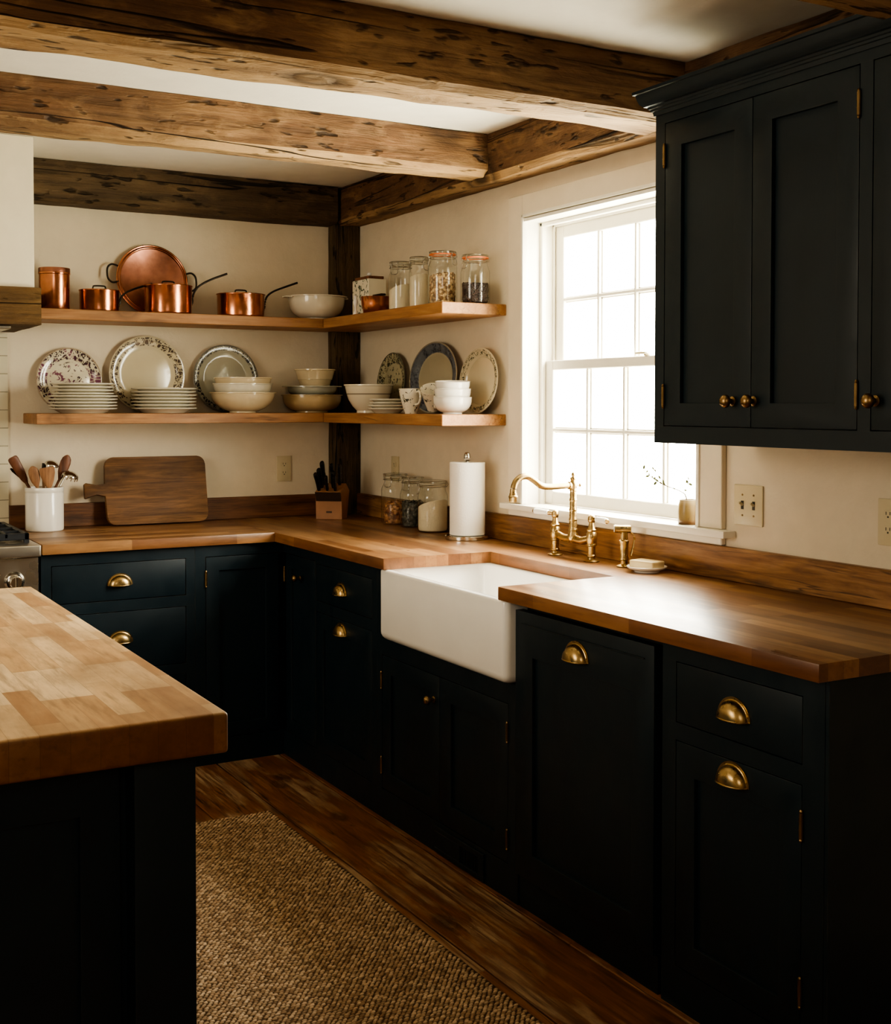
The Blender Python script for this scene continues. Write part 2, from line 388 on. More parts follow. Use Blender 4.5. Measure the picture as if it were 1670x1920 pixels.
PANE = glass('window pane', (.97, .98, .96), (.8, .82, .8), .35)
TILEM = None
def tile_mat():
    m = M('glazed wall tile'); v = m.co(rot=(PI / 2, 0, 0))
    b = m.n('ShaderNodeTexBrick', {'offset': .5}, Vector=v, Color1=(.62, .57, .42), Color2=(.68, .62, .47), Mortar=(.33, .30, .22), Scale=1.0, Mortar__Size=.0022, Mortar__Smooth=.3, Brick__Width=.15, Row__Height=.0745)
    m.bsdf(Base_Color=b.outputs[0], Roughness=.18, Normal=m.bump(m.math('SUBTRACT', 1.0, b.outputs['Fac']), .5, .003)); return m.m
TILEM = tile_mat()
# ------------------------------------------------------------------ room shell
H = 2.445
XL, YF = -4.6, -7.0
WY0, WY1, WZ0, WZ1 = -2.458, -1.475, 1.058, 2.128     # window opening in the right wall
bm = BM(); box(bm, XL - .15, .2, 0, .15, 0, H); struct(obj('wall_back', bm, WALL))
bm = BM()
box(bm, 0, .2, WY1, 0, 0, H); box(bm, 0, .2, YF, WY0, 0, H); box(bm, 0, .2, WY0, WY1, 0, WZ0); box(bm, 0, .2, WY0, WY1, WZ1, H)
struct(obj('wall_right', bm, WALL))
bm = BM(); box(bm, XL - .15, XL, YF, 0, 0, H); struct(obj('wall_left', bm, WALL))
bm = BM(); box(bm, XL - .15, .2, YF - .15, YF, 0, H); struct(obj('wall_front', bm, WALL))
bm = BM(); box(bm, XL - .15, .2, YF - .15, .15, H, H + .12); struct(obj('ceiling', bm, CEIL))
# floor: wide boards running toward the window-side cabinets' length, each with its own tone
bm = BM(); lay = bm.verts.layers.float.new('rnd'); x = .0; edges = [0.2]
xs = [0.2, -.08, -.36, -.64, -.908, -1.137]
while xs[-1] > XL: xs.append(xs[-1] - R.choice((.22, .25, .28, .24)))
for a, b in zip(xs, xs[1:]):
    y = .0; cuts = [.0]
    while cuts[-1] > YF: cuts.append(cuts[-1] - R.uniform(2.6, 3.9))
    for c, d in zip(cuts, cuts[1:]):
        v0 = len(bm.verts); box(bm, b + .0026, a - .0026, d + .001, c - .001, -.025, 0, .0025, 1); r = R.random()
        bm.verts.ensure_lookup_table()
        for v in bm.verts[v0:]: v[lay] = r
box(bm, XL, .2, YF, 0, -.06, -.026)
struct(obj('floor', bm, FLOORM))
# ------------------------------------------------------------------ window
w = bpy.data.objects.new('window_1', None); C.objects.link(w); w.location = (0, -1.967, 1.058); w['kind'] = 'structure'; OFF[w.name] = Vector(w.location)
bm = BM()      # deep jamb lining with parting stops
for y0, y1 in ((WY1 - .012, WY1 - .0005), (WY0 + .0005, WY0 + .012)): box(bm, -.02, .2, y0, y1, WZ0, WZ1)
box(bm, -.02, .2, WY0 + .0005, WY1 - .0005, WZ1 - .012, WZ1 - .0005)
for s, e in ((1, WY1 - .012), (-1, WY0 + .012)):
    for xa, xb, d in ((.055, .074, .014), (.112, .118, .012)): box(bm, xa, xb, e, e - s * d, WZ0, WZ1 - .012, .002, 1)
for xa, xb, d in ((.055, .074, .014), (.112, .118, .012)): box(bm, xa, xb, WY0 + .012, WY1 - .012, WZ1 - .012 - d, WZ1 - .012, .002, 1)
obj('jamb', bm, WHITE, w)
bm = BM()      # flat casing boards with a small inner bead
ci = (-2.464, -1.481); co_ = (-2.56, -1.386); zt = 2.132; zo = 2.217
box(bm, -.02, -.0005, ci[1], co_[1], 1.069, zo, .002, 1); box(bm, -.02, -.0005, co_[0], ci[0], 1.069, zo, .002, 1); box(bm, -.0198, -.0005, ci[0], ci[1], zt, zo, .002, 1)
obj('casing', bm, plaster('casing paint', (.735, .655, .525), .06), w)
bm = BM()
box(bm, -.026, -.002, ci[1] - .012, ci[1] + .001, 1.069, zt + .011, .003, 2); box(bm, -.026, -.002, ci[0] - .001, ci[0] + .012, 1.069, zt + .011, .003, 2); box(bm, -.026, -.002, ci[0], ci[1], zt - .001, zt + .011, .003, 2)
obj('casing_bead', bm, WHITE, w)
bm = BM()
prism(bm, [(-.05, -2.602), (-.05, -1.372), (-.0005, -1.372), (-.0005, -1.4745), (.19, -1.4745), (.19, -2.4575), (-.0005, -2.4575), (-.0005, -2.602)], 1.046, 1.068, .004, 2)
obj('sill', bm, WHITE, w)
bm = BM(); box(bm, -.019, -.0005, -2.56, -1.386, 1.021, 1.046, .003, 1); obj('apron', bm, WHITE, w)
def sash(nm, x, ya, yb, z0, z1, bot, top, mz, ncol=4):
    """ya left stile edge, yb right stile edge (toward camera)"""
    st = .055; bm = BM(); xa, xb = x - .018, x + .018
    box(bm, xa, xb, ya - st, ya, z0, z1, .003, 1); box(bm, xa, xb, yb, yb + st, z0, z1, .003, 1)
    box(bm, xa, xb, yb + st - .001, ya - st + .001, z0, z0 + bot, .003, 1); box(bm, xa, xb, yb + st - .001, ya - st + .001, z1 - top, z1, .003, 1)
    o = obj(nm, bm, WHITE, w)
    L, Rr = ya - st, yb + st; mw = .022; g = (L - Rr) / ncol
    bm = BM()
    for k in range(1, ncol):
        y = L - g * k
        prism(bm, [(y - mw / 2, x - .004), (y - mw * .22, x - .016), (y + mw * .22, x - .016), (y + mw / 2, x - .004), (y + mw / 2, x + .012), (y - mw / 2, x + .012)], z0 + bot, z1 - top, axis='x') if False else None
        box(bm, x - .016, x + .012, y - mw * .28, y + mw * .28, z0 + bot, z1 - top, .002, 1); box(bm, x - .003, x + .006, y - mw / 2, y + mw / 2, z0 + bot, z1 - top)
    box(bm, x - .0155, x + .012, Rr, L, mz - mw * .28, mz + mw * .28, .002, 1); box(bm, x - .003, x + .006, Rr, L, mz - mw / 2, mz + mw / 2)
    obj('muntins', bm, WHITE, o)
    for k in range(ncol):
        for za, zb in ((z0 + bot, mz), (mz, z1 - top)):
            y1, y0 = L - g * k, L - g * (k + 1)
            bm = BM(); vs = [bm.verts.new(p) for p in ((x + .004, y0 + .009, za + .006), (x + .004, y1 - .009, za + .006), (x + .004, y1 - .009, zb - .006), (x + .004, y0 + .009, zb - .006))]
            bm.faces.new(vs); obj('pane', bm, PANE, o, smooth=0)
    return o
lo = sash('lower_sash', .093, WY1 - .0145, WY0 + .0145, 1.071, 1.603, .046, .036, 1.345)
up = sash('upper_sash', .140, WY1 - .0145, WY0 + .0145, 1.570, 2.112, .034, .052, 1.830)
bm = BM(); lathe(bm, [(0, 0), (.011, 0), (.011, .006), (.006, .010), (0, .010)], 20, (.078, -2.09, 1.603)); tube(bm, [(.078, -2.09, 1.612), (.070, -2.07, 1.613), (.066, -2.045, 1.612)], .004, 8)
obj('sash_lock', bm, IVORY, lo)
bm = BM(); tube(bm, smoothpath([(.127, -1.4885, 2.09), (.124, -1.4905, 2.06), (.127, -1.4885, 2.03), (.127, -1.489, 1.62)]), .0022, 6); obj('sash_cord', bm, simple('old cord', (.18, .15, .10), .9), w)
# ------------------------------------------------------------------ timbers
def cap(u, v): return u, min(v, H - .001)
def capw(u, v): return min(u, -.0008), min(v, H - .001)
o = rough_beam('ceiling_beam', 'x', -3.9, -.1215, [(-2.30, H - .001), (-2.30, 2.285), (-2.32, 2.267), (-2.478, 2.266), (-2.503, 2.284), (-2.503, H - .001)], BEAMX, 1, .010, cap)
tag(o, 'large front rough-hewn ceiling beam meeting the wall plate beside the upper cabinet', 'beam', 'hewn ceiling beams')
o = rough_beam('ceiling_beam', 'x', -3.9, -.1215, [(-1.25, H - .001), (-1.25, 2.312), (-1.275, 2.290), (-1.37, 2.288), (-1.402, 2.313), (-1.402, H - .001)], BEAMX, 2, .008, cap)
tag(o, 'middle rough-hewn ceiling beam with a chamfered lower edge painted window-lit, behind the front beam', 'beam', 'hewn ceiling beams')
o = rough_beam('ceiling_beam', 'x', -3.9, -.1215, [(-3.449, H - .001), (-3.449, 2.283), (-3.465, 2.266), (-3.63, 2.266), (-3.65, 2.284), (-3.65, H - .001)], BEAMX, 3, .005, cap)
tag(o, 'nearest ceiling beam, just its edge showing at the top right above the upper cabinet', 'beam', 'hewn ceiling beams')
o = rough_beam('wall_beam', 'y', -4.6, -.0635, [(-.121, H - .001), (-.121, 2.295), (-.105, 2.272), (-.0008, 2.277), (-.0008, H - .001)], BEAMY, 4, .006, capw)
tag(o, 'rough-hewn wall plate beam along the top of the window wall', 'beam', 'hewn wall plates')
o = rough_beam('wall_beam', 'x', -1.575, -.1425, [(-.0008, H - .001), (-.0008, 2.270), (-.10, 2.272), (-.118, 2.288), (-.118, H - .001)], BEAMX2, 5, .006, lambda u, v: (min(u, -.0008), min(v, H - .001)))
tag(o, 'dark rough-hewn beam along the top of the back wall above the copper pans', 'beam', 'hewn wall plates')
o = rough_beam('corner_post', 'z', .9205, H - .0015, [(-.0008, -.0008), (-.139, -.0008), (-.139, -.052), (-.128, -.060), (-.0008, -.060)], POSTM, 6, .003, lambda u, v: (min(u, -.0008), min(v, -.0008)))
tag(o, 'dark square timber post standing in the corner behind the knife block', 'post')
# ------------------------------------------------------------------ range hood
t = thing('range_hood', (-1.98, 0, 1.735), 'plaster range hood with thick wooden mantel beam at the left edge', 'range hood')
bm = BM(); box(bm, -2.40, -1.578, -.515, -.001, 1.87, H - .001, .006, 2); obj('plaster_chimney', bm, HOODP, t)
mant = rough_beam('mantel', 'x', -2.42, -1.562, [(-.001, 1.737), (-.001, 1.876), (-.552, 1.876), (-.552, 1.737)], MANTM, 8, .003, lambda u, v: (min(u, -.001), v)); mant.parent = t; mant.location = -Vector(t.location)
bm = BM(); box(bm, -2.34, -1.66, -.49, -.06, 1.722, 1.735, .003, 1); obj('extractor_filter', bm, STEEL, t)
bm = BM(); box(bm, -2.40, -1.589, -.009, -.0005, .90, 1.73, .0); struct(obj('trim_1', bm, TILEM))
# ------------------------------------------------------------------ stove
t = thing('range_cooker', (-1.98, -.35, 0), 'stainless steel range with black cast iron grates at the left edge', 'stove')
bm = BM(); box(bm, -2.36, -1.601, -.64, -.02, .1, .905, .003, 1)
for fx in (-2.33, -1.64):
    for fy in (-.6, -.08): box(bm, fx, fx + .03, fy, fy + .03, 0, .1)
obj('body', bm, STEEL, t)
bm = BM(); box(bm, -2.36, -1.599, -.70, -.02, .882, .926, .006, 3); obj('cooktop', bm, STEEL, t)
bm = BM(); box(bm, -2.357, -1.604, -.672, -.64, .74, .878, .002, 1); obj('control_panel', bm, STEEL, t)
for k in range(5):
    xk = -1.690 - k * .148; bm = BM(); mt = Matrix.Translation((xk, -.672, .795)) @ Matrix.Rotation(PI / 2, 4, 'X')
    lathe(bm, [(0, 0), (.036, 0), (.036, .004), (.031, .010), (.029, .013), (.025, .014), (.022, .040), (.019, .043), (0, .043)], 32, mtx=mt); box(bm, xk - .004, xk + .004, -.7185, -.712, .775, .817, .002, 1)
    obj('control_knob', bm, CHROME, t)
bm = BM(); box(bm, -2.355, -1.606, -.668, -.64, .16, .725, .004, 2); d = obj('oven_door', bm, STEEL, t)
bm = BM(); tube(bm, [(-2.30, -.715, .68), (-1.66, -.715, .68)], .013, 14)
for xx in (-2.26, -1.70): tube(bm, [(xx, -.666, .68), (xx, -.715, .68)], .010, 10)
obj('door_handle', bm, CHROME, d)
for k in range(3):
    bm = BM(); x1 = -1.622 - k * .245; x0 = x1 - .235; y0, y1 = -.60, -.10
    for yy in (y0, y1 - .02): box(bm, x0, x1, yy, yy + .02, .936, .962, .003, 1)
    for xx in (x0, x1 - .018): box(bm, xx, xx + .018, y0, y1, .936, .962, .003, 1)
    for yy in (-.49, -.35, -.21): box(bm, x0, x1, yy, yy + .012, .944, .962, .002, 1)
    for xx in (x0 + .075, x0 + .148): box(bm, xx, xx + .012, y0, y1, .944, .962, .002, 1)
    for xx in (x0, x1 - .018):
        for yy in (y0, y1 - .02): box(bm, xx, xx + .018, yy, yy + .02, .926, .938)
    obj('burner_grate', bm, BLACKI, t)
# ------------------------------------------------------------------ cabinet kit.  Fr(u, d, z): u along the run, d out of the face
FX = -.62
def frame_xf(side, face):
    if side == 'back': return lambda u, d, z: (u, face - d, z)      # faces -y, u = x
    return lambda u, d, z: (face - d, u, z)                           # faces -x, u = y
def fbox(bm, T, u0, u1, d0, d1, z0, z1, bev=0, seg=1):
    a, b = T(u0, d0, z0), T(u1, d1, z1); box(bm, a[0], b[0], a[1], b[1], a[2], b[2], bev, seg)
def cup_pull(T, u, z, parent, wd=.098, mat=None):
    a, b, d = wd * .44, wd * .40, wd * .27; bm = BM(); nu, nv = 22, 9; rows = []
    for j in range(nv + 1):
        ph = PI / 2 * j / nv; row = []
        for i in range(nu + 1):
            th = PI * i / nu
            row.append(bm.verts.new(T(u + a * math.cos(th) * math.cos(ph) ** .75, .002 + d * math.sin(ph), z + b * math.sin(th) * math.cos(ph) ** .75 * 1.0 - b * .45)))
        rows.append(row)
    for j in range(nv):
        for i in range(nu): bm.faces.new((rows[j][i], rows[j][i + 1], rows[j + 1][i + 1], rows[j + 1][i]))
    bmesh.ops.remove_doubles(bm, verts=bm.verts, dist=.0001)
    fl = [(u + wd * .5 * math.cos(PI * i / 24), z - b * .45 + wd * .47 * math.sin(PI * i / 24)) for i in range(25)]
    A = [bm.verts.new(T(p, 0.0, q)) for p, q in fl]; B = [bm.verts.new(T(p, .003, q)) for p, q in fl]
    bm.faces.new(A); bm.faces.new(B[::-1])
    for i in range(24): bm.faces.new((A[i], A[i + 1], B[i + 1], B[i]))
    bm.faces.new((A[0], A[24], B[24], B[0]))
    pth = [T(u + a * math.cos(PI * i / 20), .003, z - b * .45 + b * math.sin(PI * i / 20)) for i in range(21)]; tube(bm, pth, .0022, 6)
    lip = [T(u - a, .004, z - b * .45), T(u - a * .7, .003 + d * .72, z - b * .45), T(u, .003 + d, z - b * .45), T(u + a * .7, .003 + d * .72, z - b * .45), T(u + a, .004, z - b * .45)]
    tube(bm, smoothpath(lip, 5), .002, 6)
    return obj('cup_pull', bm, mat or BRASS, parent)
def knob(T, u, z, parent, r=.016, mat=None):
    o0, o1 = Vector(T(u, 0, z)), Vector(T(u, 1, z)); dr = (o1 - o0).normalized(); mt = Matrix.Translation(o0) @ Vector((0, 0, 1)).rotation_difference(dr).to_matrix().to_4x4()
    bm = BM(); lathe(bm, [(0, 0), (r * .75, 0), (r * .75, .003), (r * .42, .006), (r * .38, .014), (r * .6, .018), (r, .022), (r * 1.02, .027), (r * .85, .033), (r * .45, .037), (0, .038)], 28, mtx=mt)
    return obj('knob', bm, mat or BRASSD, parent)
def hinge(T, u, z, parent, h=.05):
    bm = BM(); p0, p1 = T(u, .003, z - h / 2), T(u, .003, z + h / 2); tube(bm, [p0, p1], .0048, 10)
    for q, s in ((p0, -1), (p1, 1)): lathe(bm, [(0, -.005), (.003, -.004), (.0045, 0), (.003, .004), (0, .005)], 10, (q[0], q[1], q[2] + s * .003))
    for k in (-.17, .17):
        zz = z + k * h; tube(bm, [T(u, .003, zz - .0006), T(u, .003, zz + .0006)], .0056, 10)
    return obj('hinge', bm, BRASSD, parent)
def shaker(nm, T, u0, u1, z0, z1, parent, st=.06, top=None, bot=None, th=.02, rec=.010, mat=None, cock=0):
    """framed door: stiles and rails (mesh), a recessed panel as its child"""
    if u0 > u1: u0, u1 = u1, u0
    top = top or st; bot = bot or st; bm = BM()
    O = [(u0, z0), (u1, z0), (u1, z1), (u0, z1)]; I = [(u0 + st, z0 + bot), (u1 - st, z0 + bot), (u1 - st, z1 - top), (u0 + st, z1 - top)]
    L4 = [[bm.verts.new(T(u, d_, z)) for u, z in pp] for pp, d_ in ((O, 0), (I, 0), (I, -th), (O, -th))]
    fs = [bm.faces.new((A_[k], A_[(k + 1) % 4], B_[(k + 1) % 4], B_[k])) for A_, B_ in zip(L4, L4[1:] + L4[:1]) for k in range(4)]
    es = [e for e in {e for f in fs for e in f.edges} if not ((e.verts[0] in L4[0] and e.verts[1] in L4[1]) or (e.verts[1] in L4[0] and e.verts[0] in L4[1]) or (e.verts[0] in L4[2] and e.verts[1] in L4[3]) or (e.verts[1] in L4[2] and e.verts[0] in L4[3]))]
    bmesh.ops.bevel(bm, geom=es, offset=.0016, segments=2, profile=.6, affect='EDGES', clamp_overlap=True)
    o = obj(nm, bm, mat or NAVY, parent)
    bm = BM(); fbox(bm, T, u0 + st - .004, u1 - st + .004, -th + .001, -rec, z0 + bot - .004, z1 - top + .004)
    obj('panel', bm, mat or NAVY, o); return o
def slab(nm, T, u0, u1, z0, z1, parent, bead=True):
    if u0 > u1: u0, u1 = u1, u0
    bm = BM(); fbox(bm, T, u0, u1, -.02, 0, z0, z1, .0022, 2)
    return obj(nm, bm, NAVY, parent)
def carcass(T, u0, u1, z0, z1, depth, openings, parent, back=.0):
    """body box behind, then a face frame made of the pieces left around the openings"""
    if u0 > u1: u0, u1 = u1, u0
    bm = BM(); fbox(bm, T, u0 + .0005, u1 - .0005, -depth, -.0225, z0, z1); obj('carcass', bm, NAVY, parent)
    us = sorted({u0 + .0005, u1 - .0005, *[v for o in openings for v in o[:2]]}); zs = sorted({z0, z1, *[v for o in openings for v in o[2:]]})
    bm = BM()
    for zi in range(len(zs) - 1):
        run = None
        for ui in range(len(us) - 1):
            cu, cz = (us[ui] + us[ui + 1]) / 2, (zs[zi] + zs[zi + 1]) / 2
            solid = not any(o[0] < cu < o[1] and o[2] < cz < o[3] for o in openings)
            if solid:
                if run is None: run = us[ui]
                end = us[ui + 1]
            if run is not None and (not solid or ui == len(us) - 2):
                fbox(bm, T, run, end, -.0225, 0, zs[zi], zs[zi + 1]); run = None
    bmesh.ops.remove_doubles(bm, verts=bm.verts, dist=.00005)
    obj('face_frame', bm, NAVY, parent)
def op(a, b, z0, z1, g=.0025):
    if a > b: a, b = b, a
    return (a - g, b + g, z0 - g, z1 + g)
ZT = .8805
TB = frame_xf('back', FX); TR = frame_xf('right', FX)
# --- drawer cabinet beside the stove
t = thing('drawer_cabinet', (-1.265, -.31, 0), 'dark navy drawer base cabinet between the stove and the corner, brass cup pulls', 'cabinet')
dz = ((.690, .832), (.421, .643), (.115, .378)); L0, L1 = -1.546, -1.034
carcass(TB, -1.585, -.995, 0, ZT, .59, [op(L0, L1, a, b) for a, b in dz], t)
for (a, b), zc in zip(dz, (.764, .543, .26)):
    d = slab('drawer', TB, L0, L1, a, b, t); cup_pull(TB, -1.292, zc, d)
# --- corner cabinet with two doors meeting in the corner
t = thing('corner_cabinet', (-.4, -.4, 0), 'dark navy corner base cabinet with two meeting doors in the shadowed corner', 'cabinet')
bm = BM(); prism(bm, [(-.9945, -.0305), (-.9945, -.5975), (-.5975, -.5975), (-.5975, -.9445), (-.0305, -.9445), (-.0305, -.0305)], 0, ZT); obj('carcass', bm, NAVY, t)
bm = BM()
for zz in ((0, .10), (.834, ZT)):
    fbox(bm, TB, -.9945, -.6205, -.0225, 0, *zz); fbox(bm, TR, -.9445, -.5980, -.0225, 0, *zz)
fbox(bm, TB, -.9945, -.953, -.0225, 0, .10, .834); fbox(bm, TR, -.9445, -.940, -.0225, 0, .10, .834)
obj('face_frame', bm, NAVY, t)
d = shaker('door', TB, -.950, -.6425, .103, .831, t, .055); hinge(TB, -.951, .745, d, .055); hinge(TB, -.951, .22, d, .055)
d = shaker('door', TR, -.6425, -.937, .103, .831, t, .055); knob(TR, -.795, .748, d, .014); hinge(TR, -.6355, .745, d, .05)
# --- drawer over door, left of the sink
t = thing('base_cabinet', (-.31, -1.21, 0), 'dark navy base cabinet left of the sink with one drawer over a tall door', 'cabinet')
a, b = -1.437, -.955
carcass(TR, -1.478, -.945, 0, ZT, .59, [op(a, b, .683, .823), op(a, b, .103, .638)], t)
d = slab('drawer', TR, a, b, .683, .823, t); cup_pull(TR, -1.182, .752, d)
d = shaker('door', TR, a, b, .103, .638, t, .06); cup_pull(TR, -1.182, .603, d)
# --- sink base
t = thing('sink_cabinet', (-.31, -1.93, 0), 'dark navy sink base cabinet with two doors under the white farmhouse sink', 'cabinet')
bm = BM(); box(bm, -.5975, -.0305, -2.3815, -1.4785, 0, .634); obj('carcass', bm, NAVY, t)
bm = BM()
for u0, u1, z0, z1 in ((-2.3815, -1.4785, 0, .102), (-2.3815, -1.4785, .573, .636), (-2.3815, -2.330, .102, .573), (-1.516, -1.4785, .102, .573), (-1.575, -1.4785, .636, ZT)):
    fbox(bm, TR, u0, u1, -.0225, 0, z0, z1)
obj('face_frame', bm, NAVY, t)
d = shaker('door', TR, -1.519, -1.9215, .105, .570, t, .06); knob(TR, -1.888, .492, d, .015); hinge(TR, -1.5165, .482, d); hinge(TR, -1.5165, .185, d)
d = shaker('door', TR, -1.9235, -2.327, .105, .570, t, .07); hinge(TR, -2.3285, .488, d); hinge(TR, -2.3285, .175, d)
bm = BM()
for u0, u1, z0, z1 in ((-2.20, -1.90, .004, .020), (-2.20, -1.90, .072, .088), (-2.06, -1.90, .02, .072), (-2.20, -2.172, .02, .072)): fbox(bm, TR, u0, u1, .0003, .006, z0, z1, .001)
v = obj('floor_vent', bm, NAVY, t)
bm = BM(); fbox(bm, TR, -2.172, -2.06, .0003, .001, .02, .072)
obj('vent_opening', bm, DARK, v)
bm = BM()
for k in range(12): u = -2.168 + k * .0095; fbox(bm, TR, u, u + .003, .0012, .004, .022, .07)
obj('vent_grille', bm, NAVY, v)
# --- panelled dishwasher
t = thing('dishwasher', (-.31, -2.69, 0), 'tall dark panelled dishwasher front with one brass cup pull, right of the sink', 'dishwasher')
TD = frame_xf('right', FX - .012)
bm = BM(); fbox(bm, TR, -3.0135, -2.3845, -.59, -.03, 0, ZT - .004); obj('carcass', bm, DARK, t)
d = shaker('door', TD, -2.386, -3.0, .098, .856, t, .085, top=.125, bot=.075, th=.028, rec=.011)
bm = BM(); fbox(bm, TD, -2.965, -2.42, -.001, .004, .818, .822, .001); obj('moulding', bm, NAVY, d); cup_pull(TD, -2.683, .784, d, .108)
bm = BM(); fbox(bm, TR, -3.0, -2.386, -.03, -.004, 0, .094); p = obj('toe_kick', bm, NAVY, t)
# --- end cabinet
t = thing('base_cabinet', (-.31, -3.28, 0), 'dark navy end base cabinet at the right end of the counter, drawer over door', 'cabinet')
a, b = -3.467, -3.069
carcass(TR, -3.53, -3.0175, 0, ZT, .59, [op(a, b, .688, .829), op(a, b, .103, .642)], t)
d = slab('drawer', TR, a, b, .688, .829, t); cup_pull(TR, -3.265, .757, d, .104)
d = shaker('door', TR, a, b, .103, .642, t, .064, top=.075); cup_pull(TR, -3.263, .611, d, .104)
hinge(TR, -3.4695, .558, d, .055); hinge(TR, -3.4695, .205, d, .055)
bm = BM(); box(bm, -.6195, -.03, -3.541, -3.5302, 0, ZT, .001, 1); obj('end_panel', bm, NAVY, t)
# --- countertop, two joined slabs
t = thing('countertop', (-.4, -.6, .881), 'worn oiled butcher block countertop running round the corner and sink', 'countertop')
CT0, CT1 = .8813, .920; D = .671
bm = BM(); prism(bm, [(-1.586, -.653), (-D - .0004, -.653), (-D - .0004, -.001), (-1.586, -.001)], CT0, CT1, .003, 2); obj('slab', bm, BUTX, t)
bm = BM(); prism(bm, [(-D, -.001), (-D, -1.628), (-.25, -1.636), (-.25, -2.352), (-D, -2.352), (-D, -3.560), (-.001, -3.560), (-.001, -.001)], CT0, CT1, .003, 2); obj('slab', bm, BUTY, t)
o = None
bm = BM(); box(bm, -1.588, -.1415, -.022, -.0008, .9205, 1.0195, .002, 1); tag(obj('splashback_board', bm, SPLX), 'dark wooden splashback board along the back wall behind the chopping board', 'splashback', 'splashback boards')
bm = BM(); box(bm, -.022, -.0008, -3.57, -.0625, .9205, 1.0195, .002, 1); tag(obj('splashback_board', bm, SPLY), 'reddish knotty wooden splashback board below the window behind the faucet', 'splashback', 'splashback boards')
# --- sink
t = thing('farmhouse_sink', (-.47, -2.05, .65), 'white fireclay farmhouse apron sink set into the counter', 'sink')
bm = BM()
x0, x1, y0, y1, z0, z1 = -.664, -.232, -2.380, -1.578, .638, .8805
def rr(x0, x1, y0, y1, r, n=6):
    out = []
    for cx, cy, a in ((x1 - r, y1 - r, 0), (x0 + r, y1 - r, PI / 2), (x0 + r, y0 + r, PI), (x1 - r, y0 + r, 3 * PI / 2)):
        for k in range(n + 1): out.append((cx + r * math.cos(a + PI / 2 * k / n), cy + r * math.sin(a + PI / 2 * k / n)))
    return out
loops = []
def lp(ins, r, z): loops.append([bm.verts.new((px, py, z)) for px, py in rr(x0 + ins, x1 - ins, y0 + ins, y1 - ins, r)])
lp(.030, .02, z0)
for k in range(1, 7):
    a = PI / 2 * k / 6; lp(.030 * (1 - math.sin(a)), .018 + .004 * k / 6, z0 + .030 * (1 - math.cos(a)))
lp(0, .022, z1 - .008)
for k in range(1, 5): a = PI / 2 * k / 4; lp(.008 * (1 - math.cos(a)), .022, z1 - .008 + .008 * math.sin(a))
for ins, z in ((.024, z1), (.029, z1 - .003), (.031, z1 - .010), (.036, z0 + .06), (.044, z0 + .040), (.065, z0 + .03)): lp(ins, .024, z)
for A, B in zip(loops, loops[1:]):
    for k in range(len(A)): bm.faces.new((A[k], A[(k + 1) % len(A)], B[(k + 1) % len(A)], B[k]))
bm.faces.new(loops[0][::-1]); bm.faces.new(loops[-1])
obj('basin', bm, FIRECLAY, t, smooth=50)
bm = BM(); lathe(bm, [(0, .004), (.02, .003), (.038, .003), (.045, 0), (.04, -.001), (0, -.001)], 32, (-.46, -2.05, z0 + .0315)); obj('drain', bm, CHROME, t)
# --- wall cabinet
t = thing('wall_cabinet', (-.18, -3.25, 1.335), 'dark navy upper cabinet with crown moulding hanging right of the window', 'cabinet')
TU = frame_xf('right', -.36); U0, U1 = -4.12, -2.664
drs = [(-2.705, -3.035), (-3.0375, -3.371), (-3.412, -3.74), (-3.7425, -4.08)]
carcass(TU, U0, U1, 1.335, 2.262, .359, [op(drs[0][0], drs[1][1], 1.383, 2.198), op(drs[2][0], drs[3][1], 1.383, 2.198)], t)
for k, (a, b) in enumerate(drs):
    d = shaker('door', TU, a, b, 1.383, 2.198, t, .064, top=.066, bot=.060, rec=.012)
    left = k % 2 == 0
    knob(TU, (b + .055 if left else a - .012) if False else ((-2.972, -3.047, -3.425, -3.77)[k]), 1.448, d, .0165)
    hu = a + .0012 if left else b - .0012
    if k == 2: continue
    hinge(TU, hu, 2.112, d, .052); hinge(TU, hu, 1.462, d, .052)
# crown: a moulded profile swept round the face and the window-side end
prof = [(0, 2.228), (.004, 2.226), (.006, 2.236), (.010, 2.238), (.011, 2.243), (.015, 2.245), (.017, 2.250), (.024, 2.252), (.032, 2.260), (.037, 2.272), (.040, 2.284), (.046, 2.286), (.047, 2.294), (.0, 2.294)]
bm = BM(); rings = []
def crown_ring(fn): return [bm.verts.new(fn(p, z)) for p, z in prof]
rings = [crown_ring(lambda p, z: (-.36 - p, U0, z)), crown_ring(lambda p, z: (-.36 - p, U1 + p, z)), crown_ring(lambda p, z: (-.122, U1 + p, z))]
for A, B in zip(rings, rings[1:]):
    for k in range(len(A)): bm.faces.new((A[k], A[(k + 1) % len(A)], B[(k + 1) % len(A)], B[k]))
bm.faces.new(rings[0]); bm.faces.new(rings[-1][::-1])
obj('crown_moulding', bm, NAVY, t, smooth=25)
# ------------------------------------------------------------------ kitchen island
bm = BM(); box(bm, -2.95, -1.827, -3.341, -1.690, .850, .920, .008, 3)
tag(obj('island_worktop', bm, ISLM), 'thick pale worn butcher block island top in the left foreground', 'worktop')
t = thing('island_cabinet', (-2.4, -2.5, 0), 'dark navy panelled island base with corner post in the left foreground', 'kitchen island')
bm = BM(); box(bm, -2.90, -1.885, -3.235, -1.74, 0, .8495); obj('carcass', bm, NAVY, t)
for y0, y1 in ((-3.290, -3.185), (-1.84, -1.735)):
    bm = BM(); box(bm, -1.974, -1.868, y0, y1, 0, .8495, .003, 2); obj('corner_post', bm, NAVY, t)
TI = frame_xf('back', -3.236 - .02)
d = shaker('end_panel', TI, -2.42, -1.990, .10, .848, t, .066, top=.095, bot=.10, rec=.013)
d = shaker('end_panel', TI, -2.86, -2.424, .10, .848, t, .066, top=.095, bot=.10, rec=.013)
